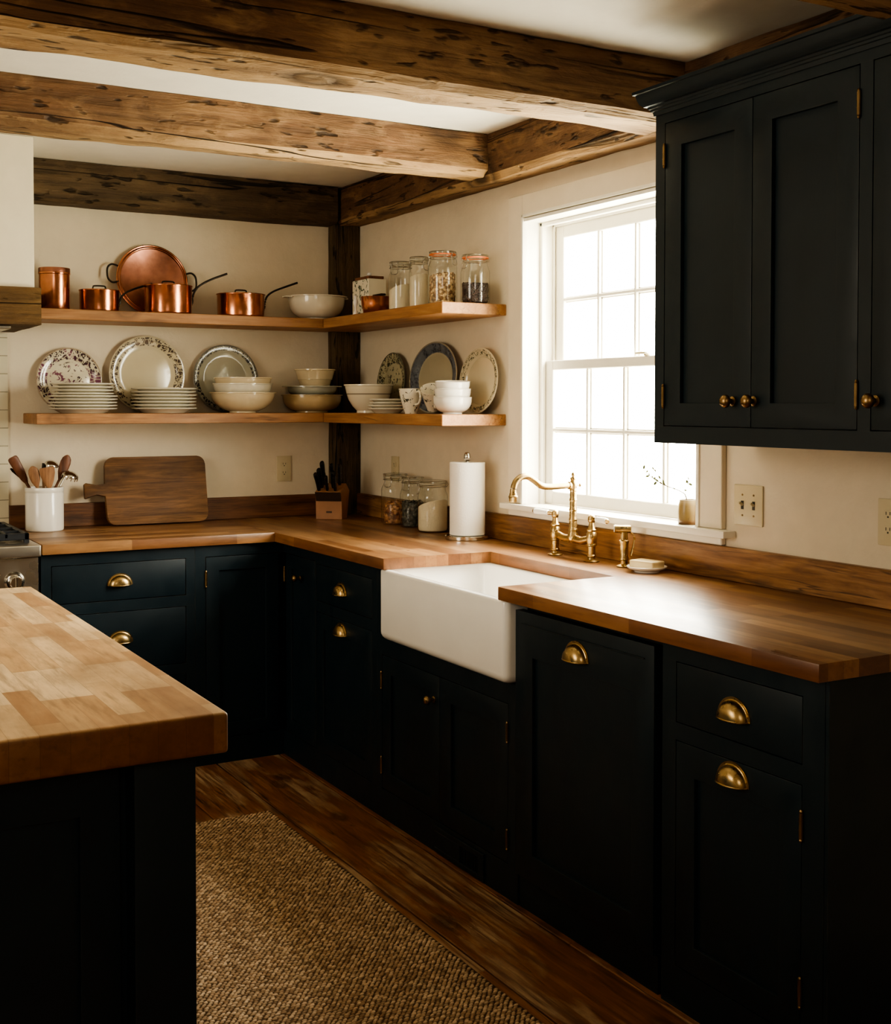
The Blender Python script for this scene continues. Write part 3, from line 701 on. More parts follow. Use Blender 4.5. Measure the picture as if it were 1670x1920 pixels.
bm = BM(); box(bm, -2.90, -1.975, -3.262, -3.2352, 0, .097, .002, 1); obj('plinth', bm, NAVY, t)
# ------------------------------------------------------------------ floating corner shelves
SZ1, SZ2, ST = 1.402, 1.822, .043
for z, lab in ((SZ1, 'lower honey pine corner shelf carrying plates and bowls'), (SZ2, 'upper honey pine corner shelf carrying copper pans and jars')):
    t = thing('corner_shelf', (-.28, -.27, z - ST), lab, 'shelf', 'floating corner shelves')
    bm = BM(); prism(bm, [(-1.527, -.0008), (-1.527, -.27), (-.2842, -.27), (-.2842, -.0008)], z - ST, z, .0025, 1); obj('shelf_board', bm, SHX, t)
    bm = BM(); prism(bm, [(-.2838, -.0008), (-.2838, -1.343), (-.0008, -1.343), (-.0008, -.074), (-.152, -.074), (-.152, -.0008)], z - ST, z, .0025, 1); obj('shelf_board', bm, SHY, t)
# ------------------------------------------------------------------ copper on the upper shelf
def pan(loc, r, h, label, name, cat='pan', lidded=True, handle=None, group='copper pans on the upper shelf', hr=.005):
    t = thing(name, loc, label, cat, group); X, Y, Z = loc
    bm = BM(); lathe(bm, [(0, 0), (r * .93, 0), (r * .975, .004), (r * .985, .012), (r, h - .004), (r * 1.012, h - .002), (r * 1.012, h), (r * .985, h), (r * .965, h - .006), (r * .95, .014), (0, .010)], 56, (X, Y, Z)); obj('pan_body', bm, COPPER, t)
    if lidded:
        bm = BM(); lathe(bm, [(0, h + .006), (r * .5, h + .005), (r * .96, h + .0035), (r * 1.03, h + .0028), (r * 1.04, h + .0005), (r * .955, h + .0003), (r * .94, h - .006), (0, h - .006)], 56, (X, Y, Z)); l = obj('lid', bm, COPPER, t)
        bm = BM(); a = .026 if r > .075 else .022; pts = smoothpath([(X - a, Y, Z + h + .002), (X - a, Y, Z + h + .013), (X - a * .75, Y, Z + h + .0205), (X + a * .75, Y, Z + h + .0205), (X + a, Y, Z + h + .013), (X + a, Y, Z + h + .002)], 5); tube(bm, pts, .0034, 10); obj('lid_handle', bm, IRON, l)
    if handle:
        bm = BM(); pts = smoothpath([(X + r * .985 + .004, Y, Z + h * .42), (X + r + .008, Y, Z + h * .66)] + [(X + a, Y + b, Z + c) for a, b, c in handle], 6)
        n = len(pts); tube(bm, pts, [hr * (1.35 if i < 4 else 1.0 - .12 * math.sin(PI * i / n)) for i in range(n)], 10)
        mt = Matrix.Translation((X + r * .985, Y, Z + h * .45)) @ Matrix.Rotation(PI / 2, 4, 'Y')
        lathe(bm, [(0, .0005), (.016, .0005), (.016, .003), (.010, .006), (0, .006)], 20, mtx=mt, sy=.7); obj('handle', bm, IRON, t)
        bm = BM()
        for dz in (-.008, .008): lathe(bm, [(0, .002), (.0035, .002), (.003, .0085), (0, .009)], 10, mtx=mt @ Matrix.Translation((dz, 0, 0)))
        obj('rivets', bm, BRASSD, t)
    return t
Z2 = SZ2 + .0004; Z1 = SZ1 + .0004; ZC = CT1 + .0004
t = thing('canister', (-1.426, -.14, Z2), 'tall copper canister with rolled rim, next to the range hood', 'canister')
bm = BM(); r = .061; lathe(bm, [(0, 0), (r * .97, 0), (r, .004), (r, .146), (r * 1.04, .148), (r * 1.045, .152), (r * 1.04, .155), (r * .985, .157), (r * .985, .163), (r * .93, .163), (r * .93, .02), (0, .02)], 56, (-1.426, -.14, Z2)); obj('canister_body', bm, COPPER, t)
bm = BM(); lathe(bm, [(0, .160), (r * .9, .160), (r * 1.0, .158), (r * 1.03, .160), (r * 1.03, .176), (r * 1.01, .179), (r * .9, .1795), (0, .1795)], 56, (-1.426, -.14, Z2 - .006)); obj('lid', bm, COPPERD, t)
pan((-1.249, -.16, Z2), .080, .087, 'small lidded copper saucepan beside the copper canister', 'saucepan', handle=[(.10, .004, .075), (.125, .018, .092), (.17, .045, .111), (.245, .085, .136)])
pan((-.960, -.17, Z2), .0995, .119, 'large deep lidded copper saucepan in front of the round copper tray', 'saucepan', handle=[(.118, 0, .105), (.14, -.002, .130), (.19, -.004, .158), (.26, -.007, .186)])
pan((-.635, -.17, Z2), .1035, .097, 'lidded copper saute pan left of the white basin', 'saute_pan', 'pan', handle=[(.122, 0, .095), (.15, -.002, .118), (.20, -.004, .139), (.265, -.007, .163)])
# round tray leaning on the wall
RT = .156; al = rad(10)
t = thing('copper_tray', (-.989, -.065 + RT * math.sin(al), Z2 + RT * math.cos(al) + .002), 'big round tarnished copper tray with two ear handles leaning on the wall', 'tray', rot=(PI / 2 - al, 0, 0))
bm = BM(); lathe(bm, [(0, -.006), (RT * .86, -.006), (RT * .90, -.002), (RT * .905, .004), (RT * .93, .006), (RT * .96, .003), (RT, .001), (RT, -.003), (RT * .95, -.010), (RT * .5, -.014), (0, -.014)], 72); obj('dish', bm, COPPERD, t, local=True)
bm = BM()
for rq, zq, tq in ((RT * .985, .0005, .0042), (RT * .915, .0068, .0022)): tube(bm, ring_pts(rq, zq, 72), tq, 8, closed=True)
obj('rim', bm, COPPER, t, local=True)
for s, rz in ((-1, 8), (1, 0)):
    a = rad(6 if s < 0 else -2); ca, sa = math.cos(a), math.sin(a)
    def q(u, v): return (s * (u * ca - v * sa * 0), v + (.022 if s < 0 else .0), 0.001)
    pts = smoothpath([q(RT * .955, .034), q(RT + .018, .040), q(RT + .036, .026), q(RT + .040, 0), q(RT + .036, -.026), q(RT + .018, -.040), q(RT * .955, -.034)], 5)
    bm = BM(); tube(bm, pts, .0042, 10); obj('handle', bm, IRON, t, local=True)
# white basin
def bowl_prof(R0, Hh, f=.45, lip=.0, th=.006, bulge=.75):
    P = [(0, .004), (R0 * f * .85, .004), (R0 * f * .9, 0), (R0 * f, 0), (R0 * f, .006)]
    n = 12
    for k in range(1, n + 1):
        s = k / n; P.append((R0 * (f + (1 - f) * (1 - (1 - s) ** (1 / bulge * 1.5)) ** 1.0), .006 + (Hh - .008) * (s ** 1.35)))
    P[-1] = (R0, Hh - .004)
    if lip: P += [(R0 + lip, Hh - .003), (R0 + lip, Hh + .001), (R0, Hh)]
    else: P += [(R0 + .0015, Hh - .001), (R0 - .001, Hh)]
    P.append((R0 - th, Hh - .002))
    for k in range(n, 0, -1):
        s = k / n; P.append((max(.001, (R0 - th) * (f * .9 + (1 - f * .9) * (1 - (1 - s) ** (1 / bulge * 1.5)))), .006 + th + (Hh - .012 - th) * (s ** 1.35)))
    P.append((0, .006 + th)); return P
CREAM = china('cream ware', (.66, .55, .36), rough=.16)
OFFW = china('off white ware', (.74, .69, .56), rough=.14)
WHITEW = china('white ware', (.84, .81, .74), rough=.13)
TANW = china('tan stoneware', (.50, .38, .21), rough=.2)
GREYW = china('grey green ware', (.50, .50, .40), rough=.14)
t = thing('basin', (-.272, -.165, Z2), 'wide off-white ceramic basin with a flat lip and lug handles on the upper shelf', 'bowl')
P = (-.272, -.165, Z2); bm = BM(); lathe(bm, bowl_prof(.128, .104, .50, .012, .007, .62), 56, P); obj('bowl_body', bm, OFFW, t)
for s in (-1, 1):
    bm = BM(); pts = smoothpath([(P[0] + s * .130, P[1] - .03, Z2 + .099), (P[0] + s * .152, P[1] - .022, Z2 + .100), (P[0] + s * .155, P[1], Z2 + .100), (P[0] + s * .152, P[1] + .022, Z2 + .100), (P[0] + s * .130, P[1] + .03, Z2 + .099)], 5) if s < 0 else smoothpath([(P[0] + .130, P[1] - .03, Z2 + .099), (P[0] + .143, P[1] - .022, Z2 + .1), (P[0] + .145, P[1], Z2 + .1), (P[0] + .143, P[1] + .022, Z2 + .1), (P[0] + .130, P[1] + .03, Z2 + .099)], 5)
    tube(bm, pts, .0055, 10, .7); obj('handle', bm, OFFW, t)
# square canister with leaf decoration
CANM = M('painted canister'); v = CANM.co(); n = CANM.noise(v, 34, 3, .5, 1.4)
sp = CANM.n('ShaderNodeSeparateXYZ', None, Vector=v)
lm = CANM.math('MULTIPLY', CANM.ramp(n, [(.56, 0), (.59, 1)]), CANM.ramp(sp.outputs[0], [(0.0, 0), (.0, 0)]))
gm = CANM.n('ShaderNodeNewGeometry').outputs['Normal']; gx = CANM.n('ShaderNodeSeparateXYZ', None, Vector=gm).outputs[0]
lm = CANM.math('MULTIPLY', CANM.ramp(n, [(.55, 0), (.58, 1)]), CANM.math('LESS_THAN', gx, -.7))
CANM.bsdf(Base_Color=CANM.mix(lm, (.74, .70, .56), (.10, .13, .09)), Roughness=.2); CANM = CANM.m
t = thing('canister', (-.145, -.45, Z2), 'square cream ceramic canister with painted leaves and dark lid, in the corner', 'canister')
bm = BM(); box(bm, -.190, -.100, -.530, -.370, Z2, Z2 + .162, .006, 3); obj('canister_body', bm, CANM, t)
bm = BM(); box(bm, -.182, -.108, -.520, -.380, Z2 + .1625, Z2 + .175, .003, 2); l = obj('lid', bm, SPOOND, t)
bm = BM(); lathe(bm, [(0, .0), (.006, 0), (.006, .005), (.010, .009), (.011, .014), (.007, .019), (0, .020)], 20, (-.145, -.45, Z2 + .1752)); obj('lid_knob', bm, PORC, l)
t = thing('saucepan', (-.2, -.631, Z2), 'little open copper pan in front of the square canister, left of the jars', 'saucepan', 'copper pans on the upper shelf')
bm = BM(); lathe(bm, [(0, 0), (.050, 0), (.056, .006), (.064, .04), (.067, .070), (.0685, .072), (.066, .072), (.063, .066), (.058, .03), (.05, .008), (0, .006)], 48, (-.2, -.631, Z2)); obj('pan_body', bm, COPPER, t)
bm = BM(); box(bm, -.212, -.190, -.70, -.615, Z2 + .0735, Z2 + .083, .003, 2); obj('handle', bm, IRON, t)
bm = BM(); lathe(bm, [(0, 0), (.011, 0), (.0125, .004), (.010, .012), (.005, .018), (.0045, .03), (.008, .045), (.0115, .055), (.009, .066), (.006, .072), (.010, .082), (.008, .083), (.004, .076), (0, .07)], 24)
tag(obj('bud_vase', bm, PORC, loc=(-.252, -.535, Z2), local=True), 'tiny slim white porcelain bud vase in front of the square canister', 'vase')
# ------------------------------------------------------------------ clip-top jars
def jar(loc, r, h, label, group, neck=.80, gasket=None, clasp=(-1, 0), body=.78, turn=0):
    t = thing('storage_jar', loc, label, 'jar', group); X, Y, Z = loc
    zb = h * body; zn = h - .034
    P = [(0, .001), (r * .86, .001), (r * .95, .004), (r, .014), (r, zb - .03)]
    for k in range(1, 9):
        s = k / 8; P.append((r - (r - r * neck) * (.5 - .5 * math.cos(PI * s)), zb - .03 + (zn - zb + .03) * s))
    P += [(r * neck, zn + .008), (r * neck * 1.05, zn + .010), (r * neck * 1.05, zn + .014), (r * neck, zn + .016)]
    bm = BM(); lathe(bm, P, 48, loc); obj('glass_body', bm, GLASS, t)
    bm = BM(); rn = r * neck; lathe(bm, [(rn * .98, zn + .0215), (rn * 1.07, zn + .0222), (rn * 1.08, zn + .028), (rn * 1.03, zn + .032), (rn * .7, zn + .034), (0, zn + .034)], 48, loc); obj('glass_lid', bm, GLASS, t)
    bm = BM(); lathe(bm, [(rn * .94, zn + .0165), (rn * 1.10, zn + .0165), (rn * 1.12, zn + .019), (rn * 1.10, zn + .0213), (rn * .94, zn + .0213), (rn * .94, zn + .0165)], 40, loc); obj('gasket', bm, gasket or GASK, t)
    bm = BM(); a = math.atan2(clasp[1], clasp[0])
    tube(bm, ring_pts(rn * 1.07 + .001, Z + zn + .006, 40, (X, Y)), .0014, 6, closed=True)
    tube(bm, ring_pts(rn * 1.10, Z + zn + .0295, 40, (X, Y)), .0014, 6, closed=True)
    def pol(rr_, da, z): return (X + rr_ * math.cos(a + da), Y + rr_ * math.sin(a + da), Z + z)
    w_ = .013 / rn
    tube(bm, smoothpath([pol(rn * 1.08, -w_, zn + .030), pol(rn * 1.2, -w_, zn + .022), pol(rn * 1.16, -w_, zn + .002), pol(rn * 1.25, -w_ * .9, zn - .020), pol(rn * 1.27, 0, zn - .024), pol(rn * 1.25, w_ * .9, zn - .020), pol(rn * 1.16, w_, zn + .002), pol(rn * 1.2, w_, zn + .022), pol(rn * 1.08, w_, zn + .030)], 4), .0015, 6)
    for s in (-1, 1): tube(bm, [pol(rn * 1.09, s * w_ * 1.5, zn + .005), pol(rn * 1.22, s * w_ * 1.3, zn + .010), pol(rn * 1.19, s * w_ * .8, zn + .018)], .0016, 6)
    for s in (-1, 1): tube(bm, [pol(rn * 1.08, PI + s * w_, zn + .006), pol(rn * 1.2, PI + s * w_, zn + .014), pol(rn * 1.10, PI + s * w_, zn + .030)], .0016, 6)
    obj('wire_clasp', bm, WIRE, t); return t
def fill(nm, label, cat, loc, r, h, mat, tilt=(0, 0), mound=.004, bits=None, seed=0):
    """what is in a jar: one countless mass with an uneven top"""
    X, Y, Z = loc; bm = BM(); rg = random.Random(seed)
    r0_ = r - .0025; r = r0_ - (1.25 * bits[1] * .6 if bits else 0); rings = lathe(bm, [(0, .0045), (r * .86, .0045), (r * .95, .007), (r, .017)] + [(r, .017 + (h - .017) * k / 6) for k in range(1, 7)] + [(r * .8, h), (r * .55, h), (r * .28, h), (0, h)], 40, loc)
    for ring in rings[9:]:
        for vv in ring:
            dx, dy = vv.co.x - X, vv.co.y - Y; k = 1 - (dx * dx + dy * dy) / (r * r)
            vv.co.z += tilt[0] * dx + tilt[1] * dy + mound * k + noise.noise(Vector((dx * 60, dy * 60, seed))) * .003
    if bits:
        n, s, fl = bits
        for _ in range(n):
            side = rg.random() < .8
            th = rg.uniform(0, 2 * PI)
            if side: rr_, z = r0_ - s * 1.2, rg.uniform(.014 + s, h)
            else: rr_, z = (r0_ - s * 1.3) * math.sqrt(rg.random()), h + mound * .5
            z += (tilt[0] * rr_ * math.cos(th) + tilt[1] * rr_ * math.sin(th)) * (1 if z > h * .8 else 0)
            m4 = Matrix.Translation((X + rr_ * math.cos(th), Y + rr_ * math.sin(th), Z + z)) @ Matrix.Rotation(rg.uniform(0, PI), 4, 'X') @ Matrix.Rotation(rg.uniform(0, PI), 4, 'Z') @ Matrix.Diagonal((s * rg.uniform(.7, 1.15), s * rg.uniform(.5, .8), s * fl, 1))
            bmesh.ops.create_icosphere(bm, subdivisions=1, radius=1, matrix=m4)
    o = obj(nm, bm, mat); return tag(o, label, cat, None, 'stuff')
FLOUR = simple('flour', (.78, .70, .53), .95, 0, .05, bump=.4, bscale=90)
SUGAR = simple('pale sugar', (.74, .66, .50), .9, 0, .06, bump=.4, bscale=200)
OATS = grain_mat('mixed nuts', (.26, .13, .055), (.74, .55, .32), 95, .7)
BEANS = grain_mat('dark beans', (.018, .010, .010), (.07, .035, .03), 190, .35)
DRIED = grain_mat('dried fruit', (.20, .065, .025), (.62, .33, .15), 62, .6)
TEA = grain_mat('dark dried leaves', (.018, .02, .016), (.10, .10, .085), 80, .6)
G = 'clip-top jars on the upper shelf'
def jz(l): return (l[0], l[1], l[2])
J1 = (-.165, -.785, Z2); J2 = (-.165, -.945, Z2); J3 = (-.165, -1.138, Z2); J4 = (-.098, -1.274, Z2)
jar(J1, .050, .209, 'clip-top jar half full of flour, leftmost of the upper shelf jars', G, .84, clasp=(-1, -.6), body=.80)
fill('flour', 'white flour heaped to one side in the leftmost upper shelf jar', 'flour', J1, .050, .096, FLOUR, (.1, -.34), .002, seed=1)
jar(J2, .040, .213, 'narrow clip-top jar of pale meal, second from the left on the upper shelf', G, .84, clasp=(.4, -1), body=.80)
fill('meal', 'pale meal filling the narrow second jar from the left on the upper shelf', 'flour', J2, .040, .133, SUGAR, (.05, -.2), .002, seed=2)
jar(J3, .057, .214, 'largest clip-top jar with orange seal holding mixed nuts, upper shelf', G, .83, ORANGE, (.5, -1), .82)
fill('mixed_nuts', 'mixed nuts and oats in the largest jar with an orange seal', 'nuts', J3, .057, .118, OATS, (.05, -.12), .006, (520, .0062, .45), 3)
jar(J4, .056, .191, 'clip-top jar with orange seal holding dark beans, rightmost on the upper shelf', G, .82, ORANGE, (-1, -.1), .78)
fill('dark_beans', 'dark beans in the rightmost jar at the end of the upper shelf', 'beans', J4, .056, .078, BEANS, (.02, .1), .006, (420, .0042, .7), 4)
G = 'clip-top jars on the counter'
A = (-.089, -.590, ZC); B = (-.083, -.738, ZC); D3 = (-.098, -.940, ZC)
jar(A, .061, .222, 'clip-top jar of dried fruit on the counter, leftmost of three', G, .78, clasp=(-1, -.5), body=.80)
fill('dried_fruit', 'orange brown dried fruit slices in the leftmost counter jar', 'dried fruit', A, .061, .088, DRIED, (.05, .1), .008, (110, .013, .35), 5)
jar(B, .054, .216, 'clip-top jar of dark dried leaves on the counter, middle of three', G, .80, clasp=(-1, -.5), body=.76)
fill('dried_leaves', 'dark dried leaves in the middle counter jar', 'tea', B, .054, .105, TEA, (0, 0), .006, (160, .009, .4), 6)
jar(D3, .062, .212, 'clip-top jar of pale sugar on the counter beside the paper towel roll', G, .84, clasp=(-1, .35), body=.80)
fill('sugar', 'pale sugar sloping in the counter jar beside the paper towels', 'sugar', D3, .062, .112, SUGAR, (.05, -.36), .004, seed=7)
# ------------------------------------------------------------------ plates standing against the walls
def plate_prof(R0, Hh, well=.62):
    return [(0, -Hh + .006), (R0 * well * .8, -Hh + .005), (R0 * well, -Hh + .003), (R0 * well * 1.05, -Hh), (R0 * well * 1.12, -Hh + .003), (R0 * .82, -Hh * .30), (R0 * .985, -.003), (R0, -.001), (R0, .001), (R0 * .985, .002), (R0 * .80, -Hh * .18), (R0 * well * 1.1, -Hh * .62), (R0 * well, -Hh + .010), (0, -Hh + .011)]
def lean(nm, x, d, R0, Hh, mat, label, cat, side, oval=1.0, a=5, spin=0, group=None, well=.62, z=None):
    al = rad(a); zc = Z1 + R0 * math.cos(al) + .0015 - 0; off = -d + R0 * math.sin(al)
    bm = BM(); lathe(bm, plate_prof(R0, Hh, well), 72, sx=oval)
    loc = (x, off, zc) if side == 'back' else (off, x, zc)
    o = obj(nm, bm, mat, smooth=50, loc=loc, local=True, rot=(PI / 2 - al, 0, 0 if side == 'back' else -PI / 2)); return tag(o, label, cat, group)
P1 = china('purple transferware', (.66, .60, .45), (.045, .022, .028), .66, .975, 42, .47, (.17, .06, .10), .60, (.30, .22, .15), Rad=.137)
P2 = china('brown vine rim ware', (.62, .55, .38), (.085, .06, .045), .76, .965, 48, .47, None, 0, (.50, .43, .30), Rad=.167)
P3 = china('grey green scroll rim ware', (.44, .43, .33), (.045, .042, .04), .84, .965, 60, .46, None, 0, (.15, .14, .12), Rad=.152)
P4 = china('green transferware', (.42, .38, .24), (.03, .035, .022), .66, .975, 44, .47, (.06, .05, .02), .55, (.08, .08, .05), Rad=.1335)
P5 = china('blue rimmed ware', (.40, .36, .25), (.030, .034, .05), .72, .975, 60, .43, (.10, .11, .13), 0, (.34, .30, .22), fill=(.10, .115, .145), Rad=.149, oval=1.36)
P6 = china('cream sprig rim ware', (.60, .52, .36), (.07, .065, .035), .80, .95, 75, .50, None, 0, (.62, .55, .4), Rad=.129, oval=1.12)
G = 'patterned plates standing on the lower shelf'
lean('dinner_plate', -1.345, .043, .137, .019, P1, 'purple and black transfer-printed plate leaning at the left end of the lower shelf', 'plate', 'back', group=G)
lean('charger_plate', -1.012, .044, .167, .022, P2, 'largest cream plate with brown vine rim leaning on the back wall', 'plate', 'back', a=3.6, group=G)
lean('dinner_plate', -.655, .044, .152, .021, P3, 'grey-green plate with scrolled dark rim leaning behind the cream bowls', 'plate', 'back', a=4.2, group=G)
lean('dinner_plate', -.450, .052, .1335, .022, P4, 'green leafy transfer-printed plate leaning nearest the corner on the window wall', 'plate', 'right', group=G)
lean('serving_platter', -.838, .056, .149, .022, P5, 'blue-rimmed oval platter leaning on the window wall behind the cups', 'plate', 'right', 1.36, group=G, well=.64)
lean('serving_platter', -1.205, .054, .129, .022, P6, 'cream oval platter with small leaf sprigs leaning at the right end of the lower shelf', 'plate', 'right', 1.12, group=G, well=.66)
# ------------------------------------------------------------------ stacks
ORD = ['topmost', 'second from top', 'third from top', 'fourth from top', 'fifth from top', 'sixth from top', 'seventh from top', 'eighth from top', 'ninth from top', 'tenth from top']
def stack(x, y, z, items, where, group, mat):
    """items bottom to top: (radius, height, pitch)"""
    protos = {}; n = len(items)
    for i, (r0, hh, pt) in enumerate(items):
        lab = f'{"bottom" if i == n - 1 - 0 and False else ORD[n - 1 - i]} plate {where}' if i else f'bottom plate {where}'
        lx, ly = x + R.uniform(-.002, .002), y + R.uniform(-.002, .002)
        if (r0, hh) in protos: o = dup(protos[(r0, hh)], (lx, ly, z + hh), (0, 0, R.uniform(0, 6)), lab)
        else:
            bm = BM(); lathe(bm, plate_prof(r0, hh, .6), 64); o = obj('dinner_plate', bm, mat, smooth=50, loc=(lx, ly, z + hh), local=True); tag(o, lab, 'plate', group); protos[(r0, hh)] = o
        z += pt
    return z
stack(-1.323, -.182, Z1, [(.138, .020, .0128)] * 5 + [(.124, .018, .0132)] * 4, 'in the tall stack in front of the purple plate', 'plates stacked at the left end', OFFW)
stack(-.985, -.182, Z1, [(.137, .021, .0139)] * 7, 'in the stack in front of the largest cream plate', 'plates stacked in the middle of the lower shelf', OFFW)
stack(-.190, -.710, Z1, [(.083, .020, .0135)] * 2 + [(.077, .017, .0145)] * 2, 'in the short stack of small plates right of the footed bowl', 'small plates stacked on the right arm of the shelf', OFFW)
def bowl(nm, loc, R0, Hh, mat, label, group=None, f=.45, bulge=.75, lip=0, th=.005, rot=None):
    bm = BM(); lathe(bm, bowl_prof(R0, Hh, f, lip, th, bulge), 56); o = obj(nm, bm, mat, smooth=50, loc=loc, local=True, rot=rot); return tag(o, label, 'bowl', group)
G = 'cream bowls nested on the back shelf'
bowl('serving_bowl', (-.635, -.190, Z1), .139, .088, CREAM, 'large cream bowl at the bottom of the nested three', G, .42, .8, .006)
bowl('serving_bowl', (-.635, -.190, Z1 + .0400), .128, .087, OFFW, 'middle bowl of the three nested cream bowls', G, .42, .8, .004)
bowl('serving_bowl', (-.634, -.190, Z1 + .066), .123, .087, CREAM, 'topmost bowl of the three nested cream bowls', G, .42, .8, .004)
G = 'bowls stacked beside the corner post'
bowl('serving_bowl', (-.284, -.140, Z1), .134, .080, TANW, 'wide tan bowl at the bottom of the stack beside the corner post', G, .55, .6, .007)
bowl('shallow_bowl', (-.284, -.140, Z1 + .068), .113, .051, GREYW, 'grey-green shallow dish in the middle of the stack beside the corner post', G, .6, .6, .024)
bm = BM(); r = .093; lathe(bm, [(0, .002), (r * .70, 0), (r * .74, .002), (r * .80, .028), (r * .86, .030), (r * .86, .034), (r * .97, .070), (r * 1.02, .072), (r * 1.02, .077), (r * .96, .077), (r * .92, .06), (r * .75, .008), (0, .006)], 56)
tag(obj('pudding_basin', bm, CREAM, smooth=40, loc=(-.270, -.140, Z1 + .1200), local=True), 'small cream pudding basin on top of the stack beside the corner post', 'bowl', G)
BAND = M('banded ware'); v = BAND.co(); zz = BAND.n('ShaderNodeSeparateXYZ', None, Vector=v).outputs[2]
BAND.bsdf(Base_Color=BAND.mix(BAND.ramp(zz, [(.0, 0), (.0795, 0), (.080, 1), (.084, 1), (.0845, 0)]), (.72, .66, .52), (.09, .06, .035)), Roughness=.15, Coat_Weight=.3); BAND = BAND.m
bm = BM(); r = .106; lathe(bm, [(0, .004), (r * .38, .004), (r * .40, 0), (r * .50, 0), (r * .50, .010), (r * .68, .030), (r * .84, .058), (r * .90, .078), (r * .915, .081), (r * .985, .116), (r * 1.03, .118), (r * 1.03, .124), (r * .97, .124), (r * .88, .08), (r * .62, .030), (0, .016)], 64)
tag(obj('mixing_bowl', bm, BAND, smooth=40, loc=(-.165, -.485, Z1), local=True), 'footed cream mixing bowl with one dark band in the corner of the lower shelf', 'bowl')
G = 'white bowls nested at the shelf end'
bowl('cereal_bowl', (-.168, -1.222, Z1), .0745, .066, WHITEW, 'white bowl at the bottom of the nested three at the right shelf end', G, .50, .62, 0, .004)
bowl('cereal_bowl', (-.168, -1.222, Z1 + .034), .0705, .064, WHITEW, 'middle white bowl of the nested three at the right shelf end', G, .50, .62, 0, .003)
bowl('cereal_bowl', (-.168, -1.222, Z1 + .067), .067, .060, WHITEW, 'topmost slightly tilted white bowl at the right shelf end', G, .50, .62, 0, .003, (rad(3.5), rad(-2), 0))
CUPM = china('leaf sprig cup', (.78, .73, .60), (.05, .05, .035), 0, 3.0, 46, .585, (.06, .045, .02), 0, None, Rad=.05)
def cup(loc, label, rot=None, s=1.0):
    t = thing('teacup', loc, label, 'cup', 'leaf-painted cups', rot=rot or (0, 0, 0)); r = .050 * s; h = .100 * s
    bm = BM(); lathe(bm, [(0, .003), (r * .42, .003), (r * .44, 0), (r * .52, 0), (r * .55, .008), (r * .72, h * .35), (r * .90, h * .7), (r, h - .002), (r * 1.01, h), (r * .96, h), (r * .84, h * .65), (r * .6, h * .25), (0, .010)], 48); obj('cup_body', bm, CUPM, t, local=True)
    bm = BM(); tube(bm, smoothpath([(0, -r * .86, h * .86), (0, -r * 1.35, h * .88), (0, -r * 1.55, h * .68), (0, -r * 1.3, h * .42), (0, -r * .74, h * .36)], 6), .0045, 10); obj('handle', bm, CUPM, t, local=True); return t
cup((-.222, -.985, Z1), 'white leaf-painted cup standing upright at the shelf edge')
cup((-.165, -1.062, Z1 + .020), 'white leaf-painted cup tipped over toward the white bowls', (rad(30), rad(-8), rad(-20)), .92)
# ------------------------------------------------------------------ counter: crock and utensils
KX, KY = -1.469, -.125
t = thing('utensil_crock', (KX, KY, ZC), 'white stoneware crock full of wooden spoons beside the stove', 'crock'); r = .0755
bm = BM(); lathe(bm, [(0, .002), (r * .93, 0), (r * .99, .004), (r, .012), (r, .154), (r * .985, .156), (r * .985, .159), (r * 1.01, .162), (r * 1.01, .176), (r * .99, .179), (r * .92, .179), (r * .90, .17), (r * .90, .02), (0, .015)], 64, (KX, KY, ZC)); obj('crock_body', bm, CROCKM, t)
def rod(bm, p0, p1, r0, r1, flat=1.0, n=8):
    p0, p1 = Vector(p0), Vector(p1); tube(bm, [p0.lerp(p1, k / n) for k in range(n + 1)], [r0 + (r1 - r0) * k / n for k in range(n + 1)], 10, flat)
def blade(bm, p0, p1, prof, thick, wdir=Vector((1, 0, 0))):
    """flat paddle along p0->p1; prof = [(t, halfwidth)]"""
    p0, p1 = Vector(p0), Vector(p1); d = (p1 - p0).normalized(); a = (wdir - d * wdir.dot(d)).normalized(); b = d.cross(a); rings = []
    for tt, hw in prof:
        c = p0.lerp(p1, tt); rings.append([bm.verts.new(c + a * hw * math.cos(2 * PI * k / 16) + b * thick * (min(1, hw / .01)) * math.sin(2 * PI * k / 16)) for k in range(16)])
    for A, B in zip(rings, rings[1:]):
        for k in range(16): bm.faces.new((A[k], A[(k + 1) % 16], B[(k + 1) % 16], B[k]))
    bm.faces.new(rings[0][::-1]); bm.faces.new(rings[-1])
def px(x_, z_, y_=0.0): return Vector((KX + x_, KY + y_, ZC + z_))
SPOON = [(0, .005), (.12, .010), (.3, .0175), (.5, .021), (.7, .0215), (.86, .018), (.95, .011), (1, .004)]
SPAT = [(0, .006), (.15, .013), (.4, .018), (.9, .021), (.97, .019), (1, .013)]
GU = 'utensils in the crock'
def utensil(nm, base, mid, tip, prof, mat, label, cat='utensil', thick=.0045, rr_=.0055):
    bm = BM(); m_ = mat; t = thing(nm, base, label, cat, GU)
    rod(bm, base, Vector(mid).lerp(Vector(tip), .05), rr_, rr_ * .95); obj('handle', bm, m_, t)
    bm = BM(); blade(bm, mid, tip, prof, thick); obj('paddle', bm, m_, t); return t
utensil('wooden_spatula', px(.026, .022, .0), px(-.070, .197, -.004), px(-.128, .305, -.006), SPAT, SPOOND, 'dark wooden spatula leaning far left in the crock')
utensil('wooden_spoon', px(.0, .02, -.02), px(-.036, .180, -.042), px(-.058, .268, -.05), SPOON, SPOONW, 'pale wooden spoon at the front left of the crock')
utensil('wooden_spatula', px(.005, .02, -.03), px(.010, .175, -.050), px(-.002, .262, -.055), [(0, .006), (.1, .012), (.35, .022), (.7, .030), (.93, .031), (.97, .029), (1, .025)], SPOONW, 'broad pale wooden spatula at the front middle of the crock')
